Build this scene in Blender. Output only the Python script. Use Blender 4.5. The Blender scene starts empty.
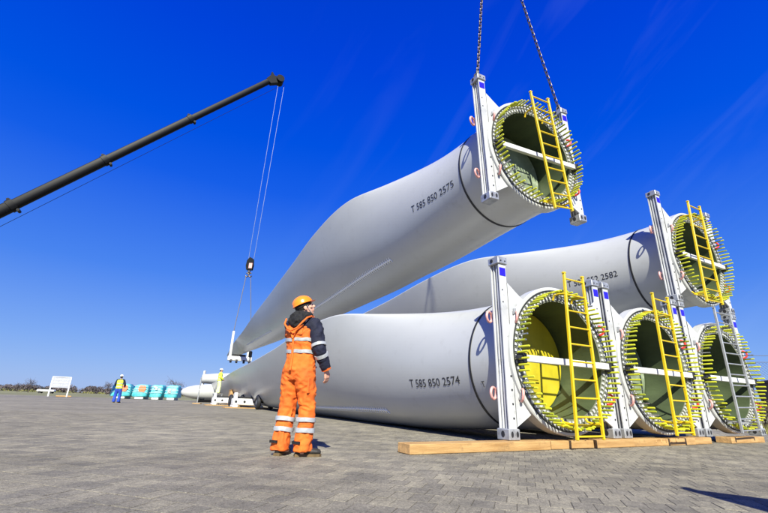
import bpy, bmesh, math, random
import numpy as np
from mathutils import Vector, Matrix, noise
random.seed(7)
SC = bpy.context.scene
COL = SC.collection
R = math.radians
PI = math.pi

# ------------------------------------------------------------------ camera
cam_d = bpy.data.cameras.new('camera'); cam = bpy.data.objects.new('camera', cam_d); COL.objects.link(cam)
cam_d.sensor_width = 36.0; cam_d.lens = 19.23; cam_d.clip_end = 4000; cam_d.clip_start = 0.05
PITCH, ROLL, CAMH = 0.3404, 0.032, 0.5911
cam.matrix_world = Matrix.Translation((0, 0, CAMH)) @ Matrix.Rotation(PI/2 + PITCH, 4, 'X') @ Matrix.Rotation(ROLL, 4, 'Z')
SC.camera = cam
# ------------------------------------------------------------------ sky and sun
SUN_EL, SUN_AZ = R(39.5), R(-3)
W = bpy.data.worlds.new('World'); SC.world = W; W.use_nodes = True
nt = W.node_tree; N = nt.nodes; L = nt.links
bg = N['Background']; sky = N.new('ShaderNodeTexSky'); sky.sky_type = 'NISHITA'; sky.sun_disc = False
sky.sun_elevation = SUN_EL; sky.sun_rotation = PI + R(3); sky.air_density = 1.0; sky.dust_density = 0.3; sky.ozone_density = 3.0
hs = N.new('ShaderNodeHueSaturation'); hs.inputs['Saturation'].default_value = 1.05; hs.inputs['Hue'].default_value = 0.5; hs.inputs['Value'].default_value = 1.0
tc = N.new('ShaderNodeTexCoord'); mp = N.new('ShaderNodeMapping'); mp.inputs['Scale'].default_value = (1, 1, 1)
nz = N.new('ShaderNodeTexNoise'); nz.inputs['Scale'].default_value = 1.3; nz.inputs['Detail'].default_value = 7; nz.inputs['Roughness'].default_value = 0.5; nz.inputs['Distortion'].default_value = 0.7
rp = N.new('ShaderNodeValToRGB'); rp.color_ramp.elements[0].position = 0.54; rp.color_ramp.elements[1].position = 0.86
rp.color_ramp.elements[0].color = (0, 0, 0, 1); rp.color_ramp.elements[1].color = (0.055, 0.055, 0.055, 1)
mx = N.new('ShaderNodeMixRGB'); mx.inputs[2].default_value = (4.0, 5.4, 8.0, 1)
sx_ = N.new('ShaderNodeSeparateXYZ'); L.new(tc.outputs['Generated'], sx_.inputs[0])
hr_ = N.new('ShaderNodeValToRGB'); he = hr_.color_ramp.elements
SK = [(0.0, (.29, .46, .88)), (.10, (.19, .37, .90)), (.25, (.075, .235, .92)), (.45, (.025, .125, .90)), (.70, (.011, .062, .80)), (1.0, (.007, .034, .52))]
he[0].position = 0; he[0].color = (*SK[0][1], 1); he[1].position = 1; he[1].color = (*SK[-1][1], 1)
for p_, c_ in SK[1:-1]: e_ = he.new(p_); e_.color = (*c_, 1)
sc_ = N.new('ShaderNodeMixRGB'); sc_.blend_type = 'MULTIPLY'; sc_.inputs[0].default_value = 1; sc_.inputs[2].default_value = (6.6, 6.6, 6.6, 1)
ml = N.new('ShaderNodeMixRGB'); ml.inputs[0].default_value = .84
L.new(sx_.outputs[2], hr_.inputs[0]); L.new(hr_.outputs[0], sc_.inputs[1]); L.new(sky.outputs[0], ml.inputs[1]); L.new(sc_.outputs[0], ml.inputs[2]); L.new(ml.outputs[0], hs.inputs['Color'])
_st = Vector((.80, .02, -.60)).normalized(); _a = Vector((0.15, 1, .25)).normalized(); _n = _st.cross(_a).normalized(); _m = _n.cross(_st)
_cx = N.new('ShaderNodeCombineXYZ')
for _i, (_v, _k) in enumerate(((Vector((.62, -.30, .73)), .9), (Vector((-.70, .15, .70)), 9.0), (Vector((.1, .95, .3)), 2.5))):
    _d = N.new('ShaderNodeVectorMath'); _d.operation = 'DOT_PRODUCT'; _d.inputs[1].default_value = tuple(_v.normalized()*_k); L.new(tc.outputs['Generated'], _d.inputs[0]); L.new(_d.outputs['Value'], _cx.inputs[_i])
L.new(_cx.outputs[0], mp.inputs[0]); L.new(mp.outputs[0], nz.inputs[0])
cm_ = N.new('ShaderNodeMapRange'); cm_.inputs[1].default_value = -0.35; cm_.inputs[2].default_value = 0.35; L.new(sx_.outputs[0], cm_.inputs[0])
cq_ = N.new('ShaderNodeMath'); cq_.operation = 'MULTIPLY'; L.new(cm_.outputs[0], cq_.inputs[0]); L.new(rp.outputs[0], cq_.inputs[1])
L.new(nz.outputs[0], rp.inputs[0]); L.new(cq_.outputs[0], mx.inputs[0]); L.new(hs.outputs[0], mx.inputs[1]); L.new(mx.outputs[0], bg.inputs[0])
bg.inputs[1].default_value = 0.078
sun_d = bpy.data.lights.new('sun', 'SUN'); sun_d.energy = 5.0; sun_d.angle = R(0.5); sun_d.color = (1.0, 0.975, 0.84)
sun = bpy.data.objects.new('sun', sun_d); COL.objects.link(sun)
lv = Vector((math.sin(SUN_AZ)*math.cos(SUN_EL), math.cos(SUN_AZ)*math.cos(SUN_EL), -math.sin(SUN_EL)))
sun.rotation_euler = lv.to_track_quat('-Z', 'Y').to_euler(); sun.location = (0, -20, 30)
SC.view_settings.view_transform = 'Standard'; SC.view_settings.look = 'None'; SC.view_settings.gamma = 1
SC.view_settings.exposure = 0.9

# ------------------------------------------------------------------ materials
def mat(name, col, rough=0.6, metal=0.0, var=0.12, scale=6.0, bump=0.0, bscale=60.0, col2=None, stretch=(1, 1, 1), spec=0.5, detail=6, grime=0, gscale=5, gcol=(.16, .11, .07)):
    m = bpy.data.materials.new(name); m.use_nodes = True; t = m.node_tree; n = t.nodes; l = t.links
    b = n['Principled BSDF']; b.inputs['Roughness'].default_value = rough; b.inputs['Metallic'].default_value = metal
    b.inputs['Specular IOR Level'].default_value = spec
    tc = n.new('ShaderNodeTexCoord'); mp = n.new('ShaderNodeMapping'); mp.inputs['Scale'].default_value = stretch; l.new(tc.outputs['Object'], mp.inputs[0])
    nz = n.new('ShaderNodeTexNoise'); nz.inputs['Scale'].default_value = scale; nz.inputs['Detail'].default_value = detail; l.new(mp.outputs[0], nz.inputs[0])
    r = n.new('ShaderNodeValToRGB'); r.color_ramp.elements[0].position = 0.3; r.color_ramp.elements[1].position = 0.7
    c = Vector(col)
    a = c*(1-var) if col2 is None else Vector(col2)
    r.color_ramp.elements[0].color = (*a, 1); r.color_ramp.elements[1].color = (*[min(1, v*(1+var*0.5)) for v in c], 1)
    l.new(nz.outputs[0], r.inputs[0]); l.new(r.outputs[0], b.inputs['Base Color'])
    if grime:
        n3 = n.new('ShaderNodeTexNoise'); n3.inputs['Scale'].default_value = gscale; n3.inputs['Detail'].default_value = 9; n3.inputs['Roughness'].default_value = .72; l.new(tc.outputs['Object'], n3.inputs[0])
        r3 = n.new('ShaderNodeValToRGB'); r3.color_ramp.elements[0].position = .55; r3.color_ramp.elements[1].position = .72; r3.color_ramp.elements[1].color = (grime, grime, grime, 1); r3.color_ramp.elements[0].color = (0, 0, 0, 1)
        m3 = n.new('ShaderNodeMixRGB'); m3.inputs[2].default_value = (*gcol, 1); l.new(n3.outputs[0], r3.inputs[0]); l.new(r3.outputs[0], m3.inputs[0]); l.new(r.outputs[0], m3.inputs[1]); l.new(m3.outputs[0], b.inputs['Base Color'])
    if bump:
        n2 = n.new('ShaderNodeTexNoise'); n2.inputs['Scale'].default_value = bscale; n2.inputs['Detail'].default_value = 4; l.new(mp.outputs[0], n2.inputs[0])
        bp = n.new('ShaderNodeBump'); bp.inputs['Strength'].default_value = bump; bp.inputs['Distance'].default_value = 0.02
        l.new(n2.outputs[0], bp.inputs['Height']); l.new(bp.outputs[0], b.inputs['Normal'])
    return m
M = {}
M['gel'] = mat('blade_gelcoat', (0.46, 0.468, 0.452), 0.30, 0, 0.09, 0.8, 0.02, 3.0, stretch=(1, .35, 1), grime=.32, gscale=2.6, gcol=(.30, .29, .26))
M['gfrp'] = mat('glass_fibre_inside', (0.06, 0.082, 0.038), 0.5, 0, 0.35, 3.0, 0.15, 30, stretch=(1, .4, 1))
M['face'] = mat('root_end_face', (0.50, 0.51, 0.50), 0.5, 0, 0.15, 9)
M['laminate'] = mat('root_laminate_edge', (0.16, 0.17, 0.12), 0.6, 0, 0.3, 20)
M['rubber'] = mat('black_rubber', (0.018, 0.018, 0.02), 0.55, 0, 0.3, 8)
M['bulk_y'] = mat('yellow_bulkhead_coat', (0.50, 0.42, 0.018), 0.45, 0, 0.2, 3, 0.05, 20, grime=.5, gscale=3, gcol=(.26, .28, .07))
M['bulk_g'] = mat('pale_green_bulkhead_coat', (0.22, 0.27, 0.17), 0.45, 0, 0.3, 2.5, 0.08, 20, grime=.9, gscale=4.5, gcol=(.46, .50, .42))
M['steel'] = mat('bolt_steel', (0.42, 0.42, 0.42), 0.35, 0.8, 0.25, 20)
M['sleeve'] = mat('yellow_sleeve_plastic', (0.52, 0.54, 0.025), 0.42, 0, 0.2, 5)
M['sleeve2'] = mat('olive_sleeve_plastic', (0.30, 0.35, 0.02), 0.45, 0, 0.2, 5)
M['frame'] = mat('galvanised_white_paint', (0.56, 0.57, 0.57), 0.45, 0.1, 0.22, 4, 0.06, 40, stretch=(1, 1, .5), grime=.55, gscale=7, gcol=(.20, .19, .17))
M['galv'] = mat('galvanised_steel', (0.42, 0.43, 0.44), 0.42, 0.5, 0.3, 8, grime=.7, gscale=9, gcol=(.13, .09, .06))
M['blue'] = mat('blue_sticker', (0.02, 0.01, 0.50), 0.4, 0, 0.05)
M['pink'] = mat('faded_red_shackle', (0.75, 0.36, 0.32), 0.5, 0, 0.25, 15)
M['red'] = mat('red_tag', (0.7, 0.03, 0.02), 0.45, 0, 0.1)
M['lady'] = mat('yellow_ladder_paint', (0.68, 0.48, 0.008), 0.38, 0, 0.1, 9, 0.03, 50, grime=.75, gscale=9, gcol=(.25, .17, .06))
M['alu'] = mat('aluminium', (0.42, 0.43, 0.43), 0.4, 0.5, 0.2, 9)
M['white'] = mat('white_paint', (0.66, 0.66, 0.64), 0.45, 0, 0.12, 5, grime=.4, gscale=4, gcol=(.3, .27, .22))
M['fin'] = mat('white_fin_plastic', (0.88, 0.89, 0.88), 0.5, 0, 0.03)
M['ink'] = mat('black_lettering', (0.02, 0.02, 0.022), 0.5, 0, 0.1)
M['wood'] = mat('sawn_timber', (0.46, 0.29, 0.115), 0.75, 0, 0.25, 3.0, 0.25, 25, col2=(0.31, 0.165, 0.05), stretch=(.6, 6, 6), grime=.8, gscale=6, gcol=(.20, .12, .05))
M['woodend'] = mat('sawn_timber_end', (0.50, 0.30, 0.12), 0.85, 0, 0.35, 12, 0.3, 30)
M['boom'] = mat('dark_boom_paint', (0.0035, 0.0038, 0.005), 0.5, 0.0, 0.3, 0.6, spec=.16, grime=.12, gscale=1.5, gcol=(.03, .028, .025))
M['rope'] = mat('wire_rope', (0.16, 0.2, 0.3), 0.5, 0.5, 0.2)
M['dchain'] = mat('oiled_chain', (0.10, 0.085, 0.075), 0.45, 0.7, 0.4, 20)
M['sling'] = mat('grey_sling', (0.16, 0.17, 0.22), 0.8, 0, 0.2, 9)
M['orange'] = mat('orange_workwear', (0.80, 0.165, 0.012), 0.78, 0, 0.10, 5, 0.5, 160, col2=(0.66, 0.11, 0.01), grime=.5, gscale=7, gcol=(.40, .10, .02))
M['navy'] = mat('navy_workwear', (0.005, 0.007, 0.024), 0.85, 0, 0.3, 12, 0.3, 60)
M['black'] = mat('black_cloth', (0.005, 0.005, 0.006), 0.85, 0, 0.3, 20, 0.5, 40)
M['tape'] = mat('reflective_tape', (0.42, 0.44, 0.45), 0.35, 0.15, 0.2, 25)
M['skin'] = mat('skin', (0.60, 0.32, 0.22), 0.5, 0, 0.12, 12)
M['helmet'] = mat('orange_helmet', (0.92, 0.22, 0.01), 0.28, 0, 0.05)
M['whelmet'] = mat('white_helmet', (0.85, 0.85, 0.85), 0.3, 0, 0.05)
M['boot'] = mat('boot_leather', (0.025, 0.022, 0.018), 0.6, 0, 0.4, 15, 0.2, 60)
M['sole'] = mat('boot_sole', (0.13, 0.085, 0.035), 0.8, 0, 0.3, 15)
M['lime'] = mat('hi_vis_yellow', (0.72, 0.90, 0.05), 0.7, 0, 0.1, 8)
M['limepale'] = mat('pale_work_trousers', (.62, .70, .36), .8)
M['trblue'] = mat('blue_work_trousers', (0.015, 0.06, 0.38), 0.8, 0, 0.25, 8)
M['hair'] = mat('dark_hair', (0.02, 0.014, 0.01), 0.7, 0, 0.3, 40)
M['teal'] = mat('teal_tarpaulin', (0.15, 0.50, 0.48), 0.5, 0, 0.3, 2.5, 0.6, 4, col2=(0.03, 0.36, 0.42))
M['tealw'] = mat('pale_tarpaulin', (0.50, 0.56, 0.54), 0.5, 0, 0.2, 3)
M['orpatch'] = mat('orange_red_panel', (0.85, 0.17, 0.05), 0.5, 0, 0.3, 6)
M['maroon'] = mat('dark_red_steel', (0.055, 0.014, 0.014), 0.5, 0, 0.3, 2)
M['bark'] = mat('winter_bark', (0.09, 0.065, 0.055), 0.9, 0, 0.4, 3)
M['twig'] = mat('winter_twigs', (0.11, 0.09, 0.09), 0.95, 0, 0.5, 0.05, col2=(0.07, 0.06, 0.06))
M['leaf'] = mat('dark_leaves', (0.07, 0.075, 0.025), 0.7, 0, 0.5, 1.2, col2=(0.10, 0.06, 0.03))
M['grass'] = mat('dry_grass', (0.24, 0.22, 0.06), 0.9, 0, 0.4, 1.0, col2=(0.13, 0.15, 0.04))
M['fencewire'] = mat('fence_wire', (0.16, 0.17, 0.18), 0.5, 0.5, 0.2)
M['cabin'] = mat('shadow_caster_grey', (0.3, 0.32, 0.34), 0.5, 0.1, 0.2)  # grey of the unseen panel added to cast a shadow

# ------------------------------------------------------------------ mesh builder
class B:
    def __init__(s): s.v = []; s.f = []
    def add(s, vs, fs, Mx=None):
        o = len(s.v)
        if Mx is not None: vs = [Mx @ Vector(v) for v in vs]
        s.v += [tuple(v) for v in vs]; s.f += [tuple(i+o for i in f) for f in fs]; return s
    def box(s, c, d, Mx=None, taper=(1, 1)):
        x, y, z = [k/2 for k in d]; cx, cy, cz = c; vs = []
        for k in (-1, 1):
            tx, ty = (1, 1) if k < 0 else taper
            for a, b in ((-1, -1), (1, -1), (1, 1), (-1, 1)): vs.append((cx+a*x*tx, cy+b*y*ty, cz+k*z))
        return s.add(vs, [(0, 3, 2, 1), (4, 5, 6, 7), (0, 1, 5, 4), (1, 2, 6, 5), (2, 3, 7, 6), (3, 0, 4, 7)], Mx)
    def bevbox(s, c, d, bv=0.01, Mx=None):
        x, y, z = [k/2 for k in d]; pts = []
        out = [(-x+bv, -y), (x-bv, -y), (x, -y+bv), (x, y-bv), (x-bv, y), (-x+bv, y), (-x, y-bv), (-x, -y+bv)]
        vs = []
        for zz, k in ((-z, 1), (-z+bv, 0), (z-bv, 0), (z, 1)):
            for a, b in out:
                q = (x-bv)/x if k else 1; w = (y-bv)/y if k else 1
                vs.append((c[0]+a*q, c[1]+b*w, c[2]+zz))
        fs = [tuple(range(7, -1, -1)), tuple(range(24, 32))]
        for r in range(3):
            for i in range(8): fs.append((r*8+i, r*8+(i+1) % 8, r*8+8+(i+1) % 8, r*8+8+i))
        return s.add(vs, fs, Mx)
    def loft(s, rings, cap=True, closed=False):
        n = len(rings[0]); vs = [p for r in rings for p in r]; fs = []
        m = len(rings)
        for a in range(m if closed else m-1):
            b = (a+1) % m
            for i in range(n): fs.append((a*n+i, a*n+(i+1) % n, b*n+(i+1) % n, b*n+i))
        if cap and not closed: fs += [tuple(range(n-1, -1, -1)), tuple((m-1)*n+i for i in range(n))]
        return s.add(vs, fs)
    def tube(s, path, r, n=8, closed=False, r2=None, cap=True):
        P = [Vector(p) for p in path]; m = len(P); rings = []
        rr = r if isinstance(r, (list, tuple)) else [r]*m
        up = None
        for i, p in enumerate(P):
            if closed: t = (P[(i+1) % m]-P[i-1])
            else: t = (P[min(i+1, m-1)]-P[max(i-1, 0)])
            t = t.normalized()
            if up is None: up = Vector((0, 0, 1)) if abs(t.z) < .9 else Vector((0, 1, 0))
            x = up.cross(t)
            if x.length < 1e-4: x = Vector((1, 0, 0)).cross(t)
            x.normalize(); y = t.cross(x); up = y
            q = rr[i] if r2 is None else (r2 if not isinstance(r2, (list, tuple)) else r2[i])
            rings.append([p+x*math.cos(a)*rr[i]+y*math.sin(a)*q for a in [2*PI*k/n for k in range(n)]])
        return s.loft(rings, cap=cap, closed=closed)
    def capsule(s, a, b, ra, rb, n=14, fl=1.0):
        # tapered limb with round ends
        a = Vector(a); b = Vector(b); t = (b-a).normalized(); P = []; r = []
        for k in range(5): th = PI/2*(1-k/4); P.append(a-t*ra*math.sin(th)*.98); r.append(max(ra*math.cos(th), ra*.12))
        for k in range(1, 4): P.append(a.lerp(b, k/4)); r.append(ra+(rb-ra)*k/4)
        for k in range(5): th = PI/2*k/4; P.append(b+t*rb*math.sin(th)*.98); r.append(max(rb*math.cos(th), rb*.12))
        return s.tube(P, r, n, r2=[q*fl for q in r])
    def ellipsoid(s, c, d, Mx=None, n=20, m=12):
        vs = []; c = Vector(c)
        rings = []
        for j in range(m+1):
            ph = -PI/2+PI*j/m; cr = max(math.cos(ph), .02)
            rings.append([(c.x+d[0]*cr*math.cos(a), c.y+d[1]*cr*math.sin(a), c.z+d[2]*math.sin(ph)) for a in [2*PI*k/n for k in range(n)]])
        if Mx is not None: rings = [[Mx @ Vector(p) for p in r] for r in rings]
        return s.loft(rings)
    def prism(s, poly, axis, a, b, Mx=None):
        # poly of 2-D points extruded along axis ('y': poly is x,z; 'x': y,z; 'z': x,y)
        n = len(poly); g = {'y': lambda p, t: (p[0], t, p[1]), 'x': lambda p, t: (t, p[0], p[1]), 'z': lambda p, t: (p[0], p[1], t)}[axis]
        vs = [g(p, a) for p in poly]+[g(p, b) for p in poly]
        fs = [tuple(range(n)), tuple(range(2*n-1, n-1, -1))]+[(i, n+i, n+(i+1) % n, (i+1) % n) for i in range(n)]
        return s.add(vs, fs, Mx)
    def torus(s, c, R_, r, ax='y', n=20, m=8, a0=0, a1=2*PI):
        c = Vector(c); full = abs(a1-a0-2*PI) < 1e-6
        e = {'y': (Vector((1, 0, 0)), Vector((0, 0, 1))), 'x': (Vector((0, 1, 0)), Vector((0, 0, 1))), 'z': (Vector((1, 0, 0)), Vector((0, 1, 0)))}[ax]
        k = n if full else n+1
        path = [c+e[0]*R_*math.cos(a0+(a1-a0)*i/n)+e[1]*R_*math.sin(a0+(a1-a0)*i/n) for i in range(k)]
        return s.tube(path, r, m, closed=full)
    def mesh(s, name, m, smooth=True, angle=35):
        me = bpy.data.meshes.new(name); me.from_pydata(s.v, [], s.f); me.update()
        bm = bmesh.new(); bm.from_mesh(me); bmesh.ops.recalc_face_normals(bm, faces=bm.faces)
        if smooth:
            for f in bm.faces: f.smooth = True
            for e in bm.edges:
                if len(e.link_faces) == 2 and e.calc_face_angle(0) > R(angle): e.smooth = False
        bm.to_mesh(me); bm.free()
        if m: me.materials.append(m if not isinstance(m, str) else M[m])
        return me
    def obj(s, name, m, parent=None, smooth=True, angle=35):
        return link(name, s.mesh(name, m, smooth, angle), parent)
def link(name, me, parent=None, loc=None):
    o = bpy.data.objects.new(name, me); COL.objects.link(o)
    if parent: o.parent = parent
    if loc is not None: o.location = loc
    return o
def thing(name, label, cat, loc=(0, 0, 0), rot=(0, 0, 0), group=None):
    o = bpy.data.objects.new(name, None); COL.objects.link(o); o.empty_display_size = .2
    o.location = loc; o.rotation_euler = rot; o['label'] = label; o['category'] = cat
    if group: o['group'] = group
    return o
def tag(o, label, cat, group=None):
    o['label'] = label; o['category'] = cat
    if group: o['group'] = group
    return o
def copy_tree(o, parent=None, skip=()):
    c = o.copy(); COL.objects.link(c); c.parent = parent
    for ch in list(o.children):
        if ch.name.split('.')[0] not in skip: copy_tree(ch, c, skip)
    return c
def structure(o): o['kind'] = 'structure'; return o

def remeshed(b, name, m, parent, voxel, smooth_it=3, fold=0.0, fscale=(9, 9, 5), seed=0, ridge=False):
    me = bpy.data.meshes.new(name+'_raw'); me.from_pydata(b.v, [], b.f); me.update()
    o = bpy.data.objects.new(name+'_tmp', me); COL.objects.link(o)
    bm = bmesh.new(); bm.from_mesh(me); bmesh.ops.recalc_face_normals(bm, faces=bm.faces); bm.to_mesh(me); bm.free()
    md = o.modifiers.new('r', 'REMESH'); md.mode = 'VOXEL'; md.voxel_size = voxel; md.use_smooth_shade = True
    if smooth_it:
        sm = o.modifiers.new('s', 'SMOOTH'); sm.iterations = smooth_it; sm.factor = .5
    dg = bpy.context.evaluated_depsgraph_get(); ne = bpy.data.meshes.new_from_object(o.evaluated_get(dg))
    bpy.data.objects.remove(o); bpy.data.meshes.remove(me)
    ne.name = name
    if fold:
        nrm = [v.normal.copy() for v in ne.vertices]
        for v, n in zip(ne.vertices, nrm):
            p = Vector((v.co.x*fscale[0], v.co.y*fscale[1], v.co.z*fscale[2]))+Vector((seed*7.3, seed*3.1, 0))
            q = noise.noise(p+noise.noise_vector(p*.6)*1.1)
            k = (1-abs(q)*3.0) if ridge else q*1.6
            q2 = noise.noise(p*2.3)
            v.co += n*fold*(k*.7+q2*.45)
    for f in ne.polygons: f.use_smooth = True
    ne.materials.clear(); ne.materials.append(M[m])
    return link(name, ne, parent)

# ------------------------------------------------------------------ ground
def ground_material(name, far=False):
    m = bpy.data.materials.new(name); m.use_nodes = True; t = m.node_tree; n = t.nodes; l = t.links
    b = n['Principled BSDF']; b.inputs['Roughness'].default_value = 0.85; b.inputs['Specular IOR Level'].default_value = 0.25
    tc = n.new('ShaderNodeTexCoord')
    GEO = n.new('ShaderNodeNewGeometry')
    def noise_(sc, det=6, co=None, st=None, rough=.55):
        mp = n.new('ShaderNodeMapping'); l.new(GEO.outputs['Position'], mp.inputs[0])
        if st: mp.inputs['Scale'].default_value = st
        q = n.new('ShaderNodeTexNoise'); q.inputs['Scale'].default_value = sc; q.inputs['Detail'].default_value = det; q.inputs['Roughness'].default_value = rough; l.new(mp.outputs[0], q.inputs[0]); return q
    def ramp(src, p0, c0, p1, c1):
        r = n.new('ShaderNodeValToRGB'); r.color_ramp.elements[0].position = p0; r.color_ramp.elements[1].position = p1
        r.color_ramp.elements[0].color = (*c0, 1); r.color_ramp.elements[1].color = (*c1, 1); l.new(src, r.inputs[0]); return r
    def mix(kind, fac, a, bb):
        x = n.new('ShaderNodeMixRGB'); x.blend_type = kind
        for i, s_ in enumerate((fac, a, bb)):
            if isinstance(s_, (int, float)): x.inputs[i].default_value = s_
            elif isinstance(s_, tuple): x.inputs[i].default_value = (*s_, 1)
            else: l.new(s_, x.inputs[i])
        return x
    big = ramp(noise_(.35, 5).outputs[0], .35, (0.205, 0.193, 0.160), .68, (0.29, 0.274, 0.232))
    mid = ramp(noise_(2.2, 8, rough=.65).outputs[0], .35, (.70, .69, .68), .70, (1.15, 1.12, 1.05))
    c = mix('MULTIPLY', 1, big.outputs[0], mid.outputs[0])
    fine = ramp(noise_(140, 3).outputs[0], .3, (.55, .55, .56), .72, (1.38, 1.36, 1.32))
    c = mix('MULTIPLY', .75, c.outputs[0], fine.outputs[0])
    gr_ = ramp(noise_(75, 5, rough=.8).outputs[0], .34, (.42, .42, .43), .66, (1.55, 1.54, 1.50)); c = mix('MULTIPLY', .8, c.outputs[0], gr_.outputs[0])
    g2_ = ramp(noise_(26, 7, rough=.85).outputs[0], .36, (.55, .55, .56), .64, (1.42, 1.41, 1.38)); c = mix('MULTIPLY', .75, c.outputs[0], g2_.outputs[0])
    sk_ = ramp(noise_(1.1, 6, st=(.5, 5, 1)).outputs[0], .35, (.93, .93, .93), .7, (1.06, 1.06, 1.06)); c = mix('MULTIPLY', 1, c.outputs[0], sk_.outputs[0])
    if not far:
        g = n.new('ShaderNodeNewGeometry')
        at = n.new('ShaderNodeAttribute'); at.attribute_name = 'tone'
        tn = ramp(at.outputs['Fac'], 0, (.78, .78, .80), 1, (1.14, 1.13, 1.08)); c = mix('MULTIPLY', 1, c.outputs[0], tn.outputs[0])
    # oily dark stains and pale scuffs
    st = ramp(noise_(.9, 7, rough=.7).outputs[0], .60, (0, 0, 0), .72, (1, 1, 1)); c = mix('MIX', mix('MULTIPLY', 1, st.outputs[0], (.45, .45, .45)).outputs[0], c.outputs[0], (0.10, 0.085, 0.065))
    sf = ramp(noise_(1.6, 8, st=(.5, 1.7, 1), rough=.7).outputs[0], .66, (0, 0, 0), .76, (1, 1, 1)); c = mix('MIX', mix('MULTIPLY', 1, sf.outputs[0], (.5, .5, .5)).outputs[0], c.outputs[0], (0.52, 0.49, 0.43))
    h = noise_(260, 3)
    if far:
        mp = n.new('ShaderNodeMapping'); l.new(tc.outputs['Object'], mp.inputs[0]); mp.inputs['Rotation'].default_value = (0, 0, PAVE_A)
        br = n.new('ShaderNodeTexBrick'); br.inputs['Scale'].default_value = 1; br.inputs['Brick Width'].default_value = PW; br.inputs['Row Height'].default_value = PH
        br.inputs['Mortar Size'].default_value = .006; br.inputs['Color1'].default_value = (1, 1, 1, 1); br.inputs['Color2'].default_value = (.88, .88, .87, 1); br.inputs['Mortar'].default_value = (.80, .77, .72, 1)
        l.new(mp.outputs[0], br.inputs[0]); c = mix('MULTIPLY', .7, c.outputs[0], br.outputs[0])
    bp = n.new('ShaderNodeBump'); bp.inputs['Strength'].default_value = .55; bp.inputs['Distance'].default_value = .004
    l.new(h.outputs[0], bp.inputs['Height']); l.new(bp.outputs[0], b.inputs['Normal']); l.new(c.outputs[0], b.inputs['Base Color'])
    return m
PAVE_A = R(18); PW, PH = .135, .22
M['paver'] = ground_material('concrete_paver'); M['pave_far'] = ground_material('paving_far', True)
M['sand'] = mat('joint_sand', (0.10, 0.088, 0.065), .95, 0, .4, 20, .3, 200)
M['field'] = mat('rough_field', (0.17, 0.17, 0.07), .95, 0, .4, .05, col2=(.11, .10, .05))
g = B(); g.add([(-3000, -300, -.06), (3000, -300, -.06), (3000, 3500, -.06), (-3000, 3500, -.06)], [(0, 1, 2, 3)])
structure(g.obj('ground', 'field', smooth=False))
yard = B(); yard.add([(-90, -12, -.0032), (13.8, -12, -.0032), (15.5, 22, -.0032), (16, 58, -.0032), (-90, 58, -.0032)], [(0, 1, 2, 3, 4)])
yard = structure(yard.obj('paved_yard', 'pave_far', smooth=False))
# pavers: rows run across, joints run away from the camera 18 degrees to the right
ca, sa = math.cos(-PAVE_A), math.sin(-PAVE_A)
def p2w(a, b): return (a*ca - b*sa, a*sa + b*ca)
cells = []
for j in range(0, 78):
    for i in range(-110, 120):
        a = (i + (.5 if j % 2 else 0))*PW; b = j*PH + .4
        x, y = p2w(a, b)
        if y < 1.7 or y > 13.5: continue
        if abs(x) > y*1.02 + .5: continue
        if x > 12.8: continue
        cells.append((math.hypot(x, y), x, y))
cells.sort()
proto_paver = B()
gp = .0042
proto_paver.add([], [])
def paver_geo(dz=0, tx=0, ty=0):
    w, h, bv = PW/2-gp*.7, PH/2-gp*.7, .0014
    vs = []
    for (ww, hh, z) in ((w, h, -.03), (w, h, -bv), (w-bv, h-bv, 0)):
        for a, b_ in ((-1, -1), (1, -1), (1, 1), (-1, 1)): vs.append((a*ww, b_*hh, z+dz+a*ww*tx+b_*hh*ty))
    fs = [(8, 9, 10, 11)]
    for r in (0, 4):
        for i in range(4): fs.append((r+i, r+(i+1) % 4, r+4+(i+1) % 4, r+4+i))
    return vs, fs
def tone_attr(me, vals):
    at = me.attributes.new('tone', 'FLOAT', 'POINT'); at.data.foreach_set('value', vals)
protos = []
for k in range(14):
    b = B(); b.add(*paver_geo()); me = b.mesh('paver', 'paver', False); tone_attr(me, [random.random()]*len(b.v)); protos.append(me)
bigP = B(); tones = []
for k, (dd, x, y) in enumerate(cells):
    if k < 300:
        o = link('paver', protos[k % 14] if random.random() < .5 else random.choice(protos), yard)
        o.location = (x, y, random.uniform(-.0012, .0012)); o.rotation_euler = (random.uniform(-.006, .006), random.uniform(-.006, .006), -PAVE_A+random.uniform(-.012, .012))
    else:
        vs, fs = paver_geo(random.uniform(-.0012, .0012), random.uniform(-.006, .006), random.uniform(-.006, .006))
        Mx = Matrix.Translation((x, y, 0)) @ Matrix.Rotation(-PAVE_A+random.uniform(-.01, .01), 4, 'Z'); bigP.add(vs, fs, Mx); tones += [random.random()]*12
me = bpy.data.meshes.new('paver_field'); me.from_pydata(bigP.v, [], bigP.f); me.update(); tone_attr(me, tones); me.materials.append(M['paver'])
o = link('paver_field', me, yard); o['kind'] = 'stuff'

sb = B(); e0 = [(-2.2, 1.55), (2.2, 1.55), (12.9, 12.6), (12.9, 13.45), (-13.6, 13.45)]
sb.add([(x, y, -.0026) for x, y in e0], [(0, 1, 2, 3, 4)]); structure(sb.obj('joint_sand', 'sand', smooth=False))
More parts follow.
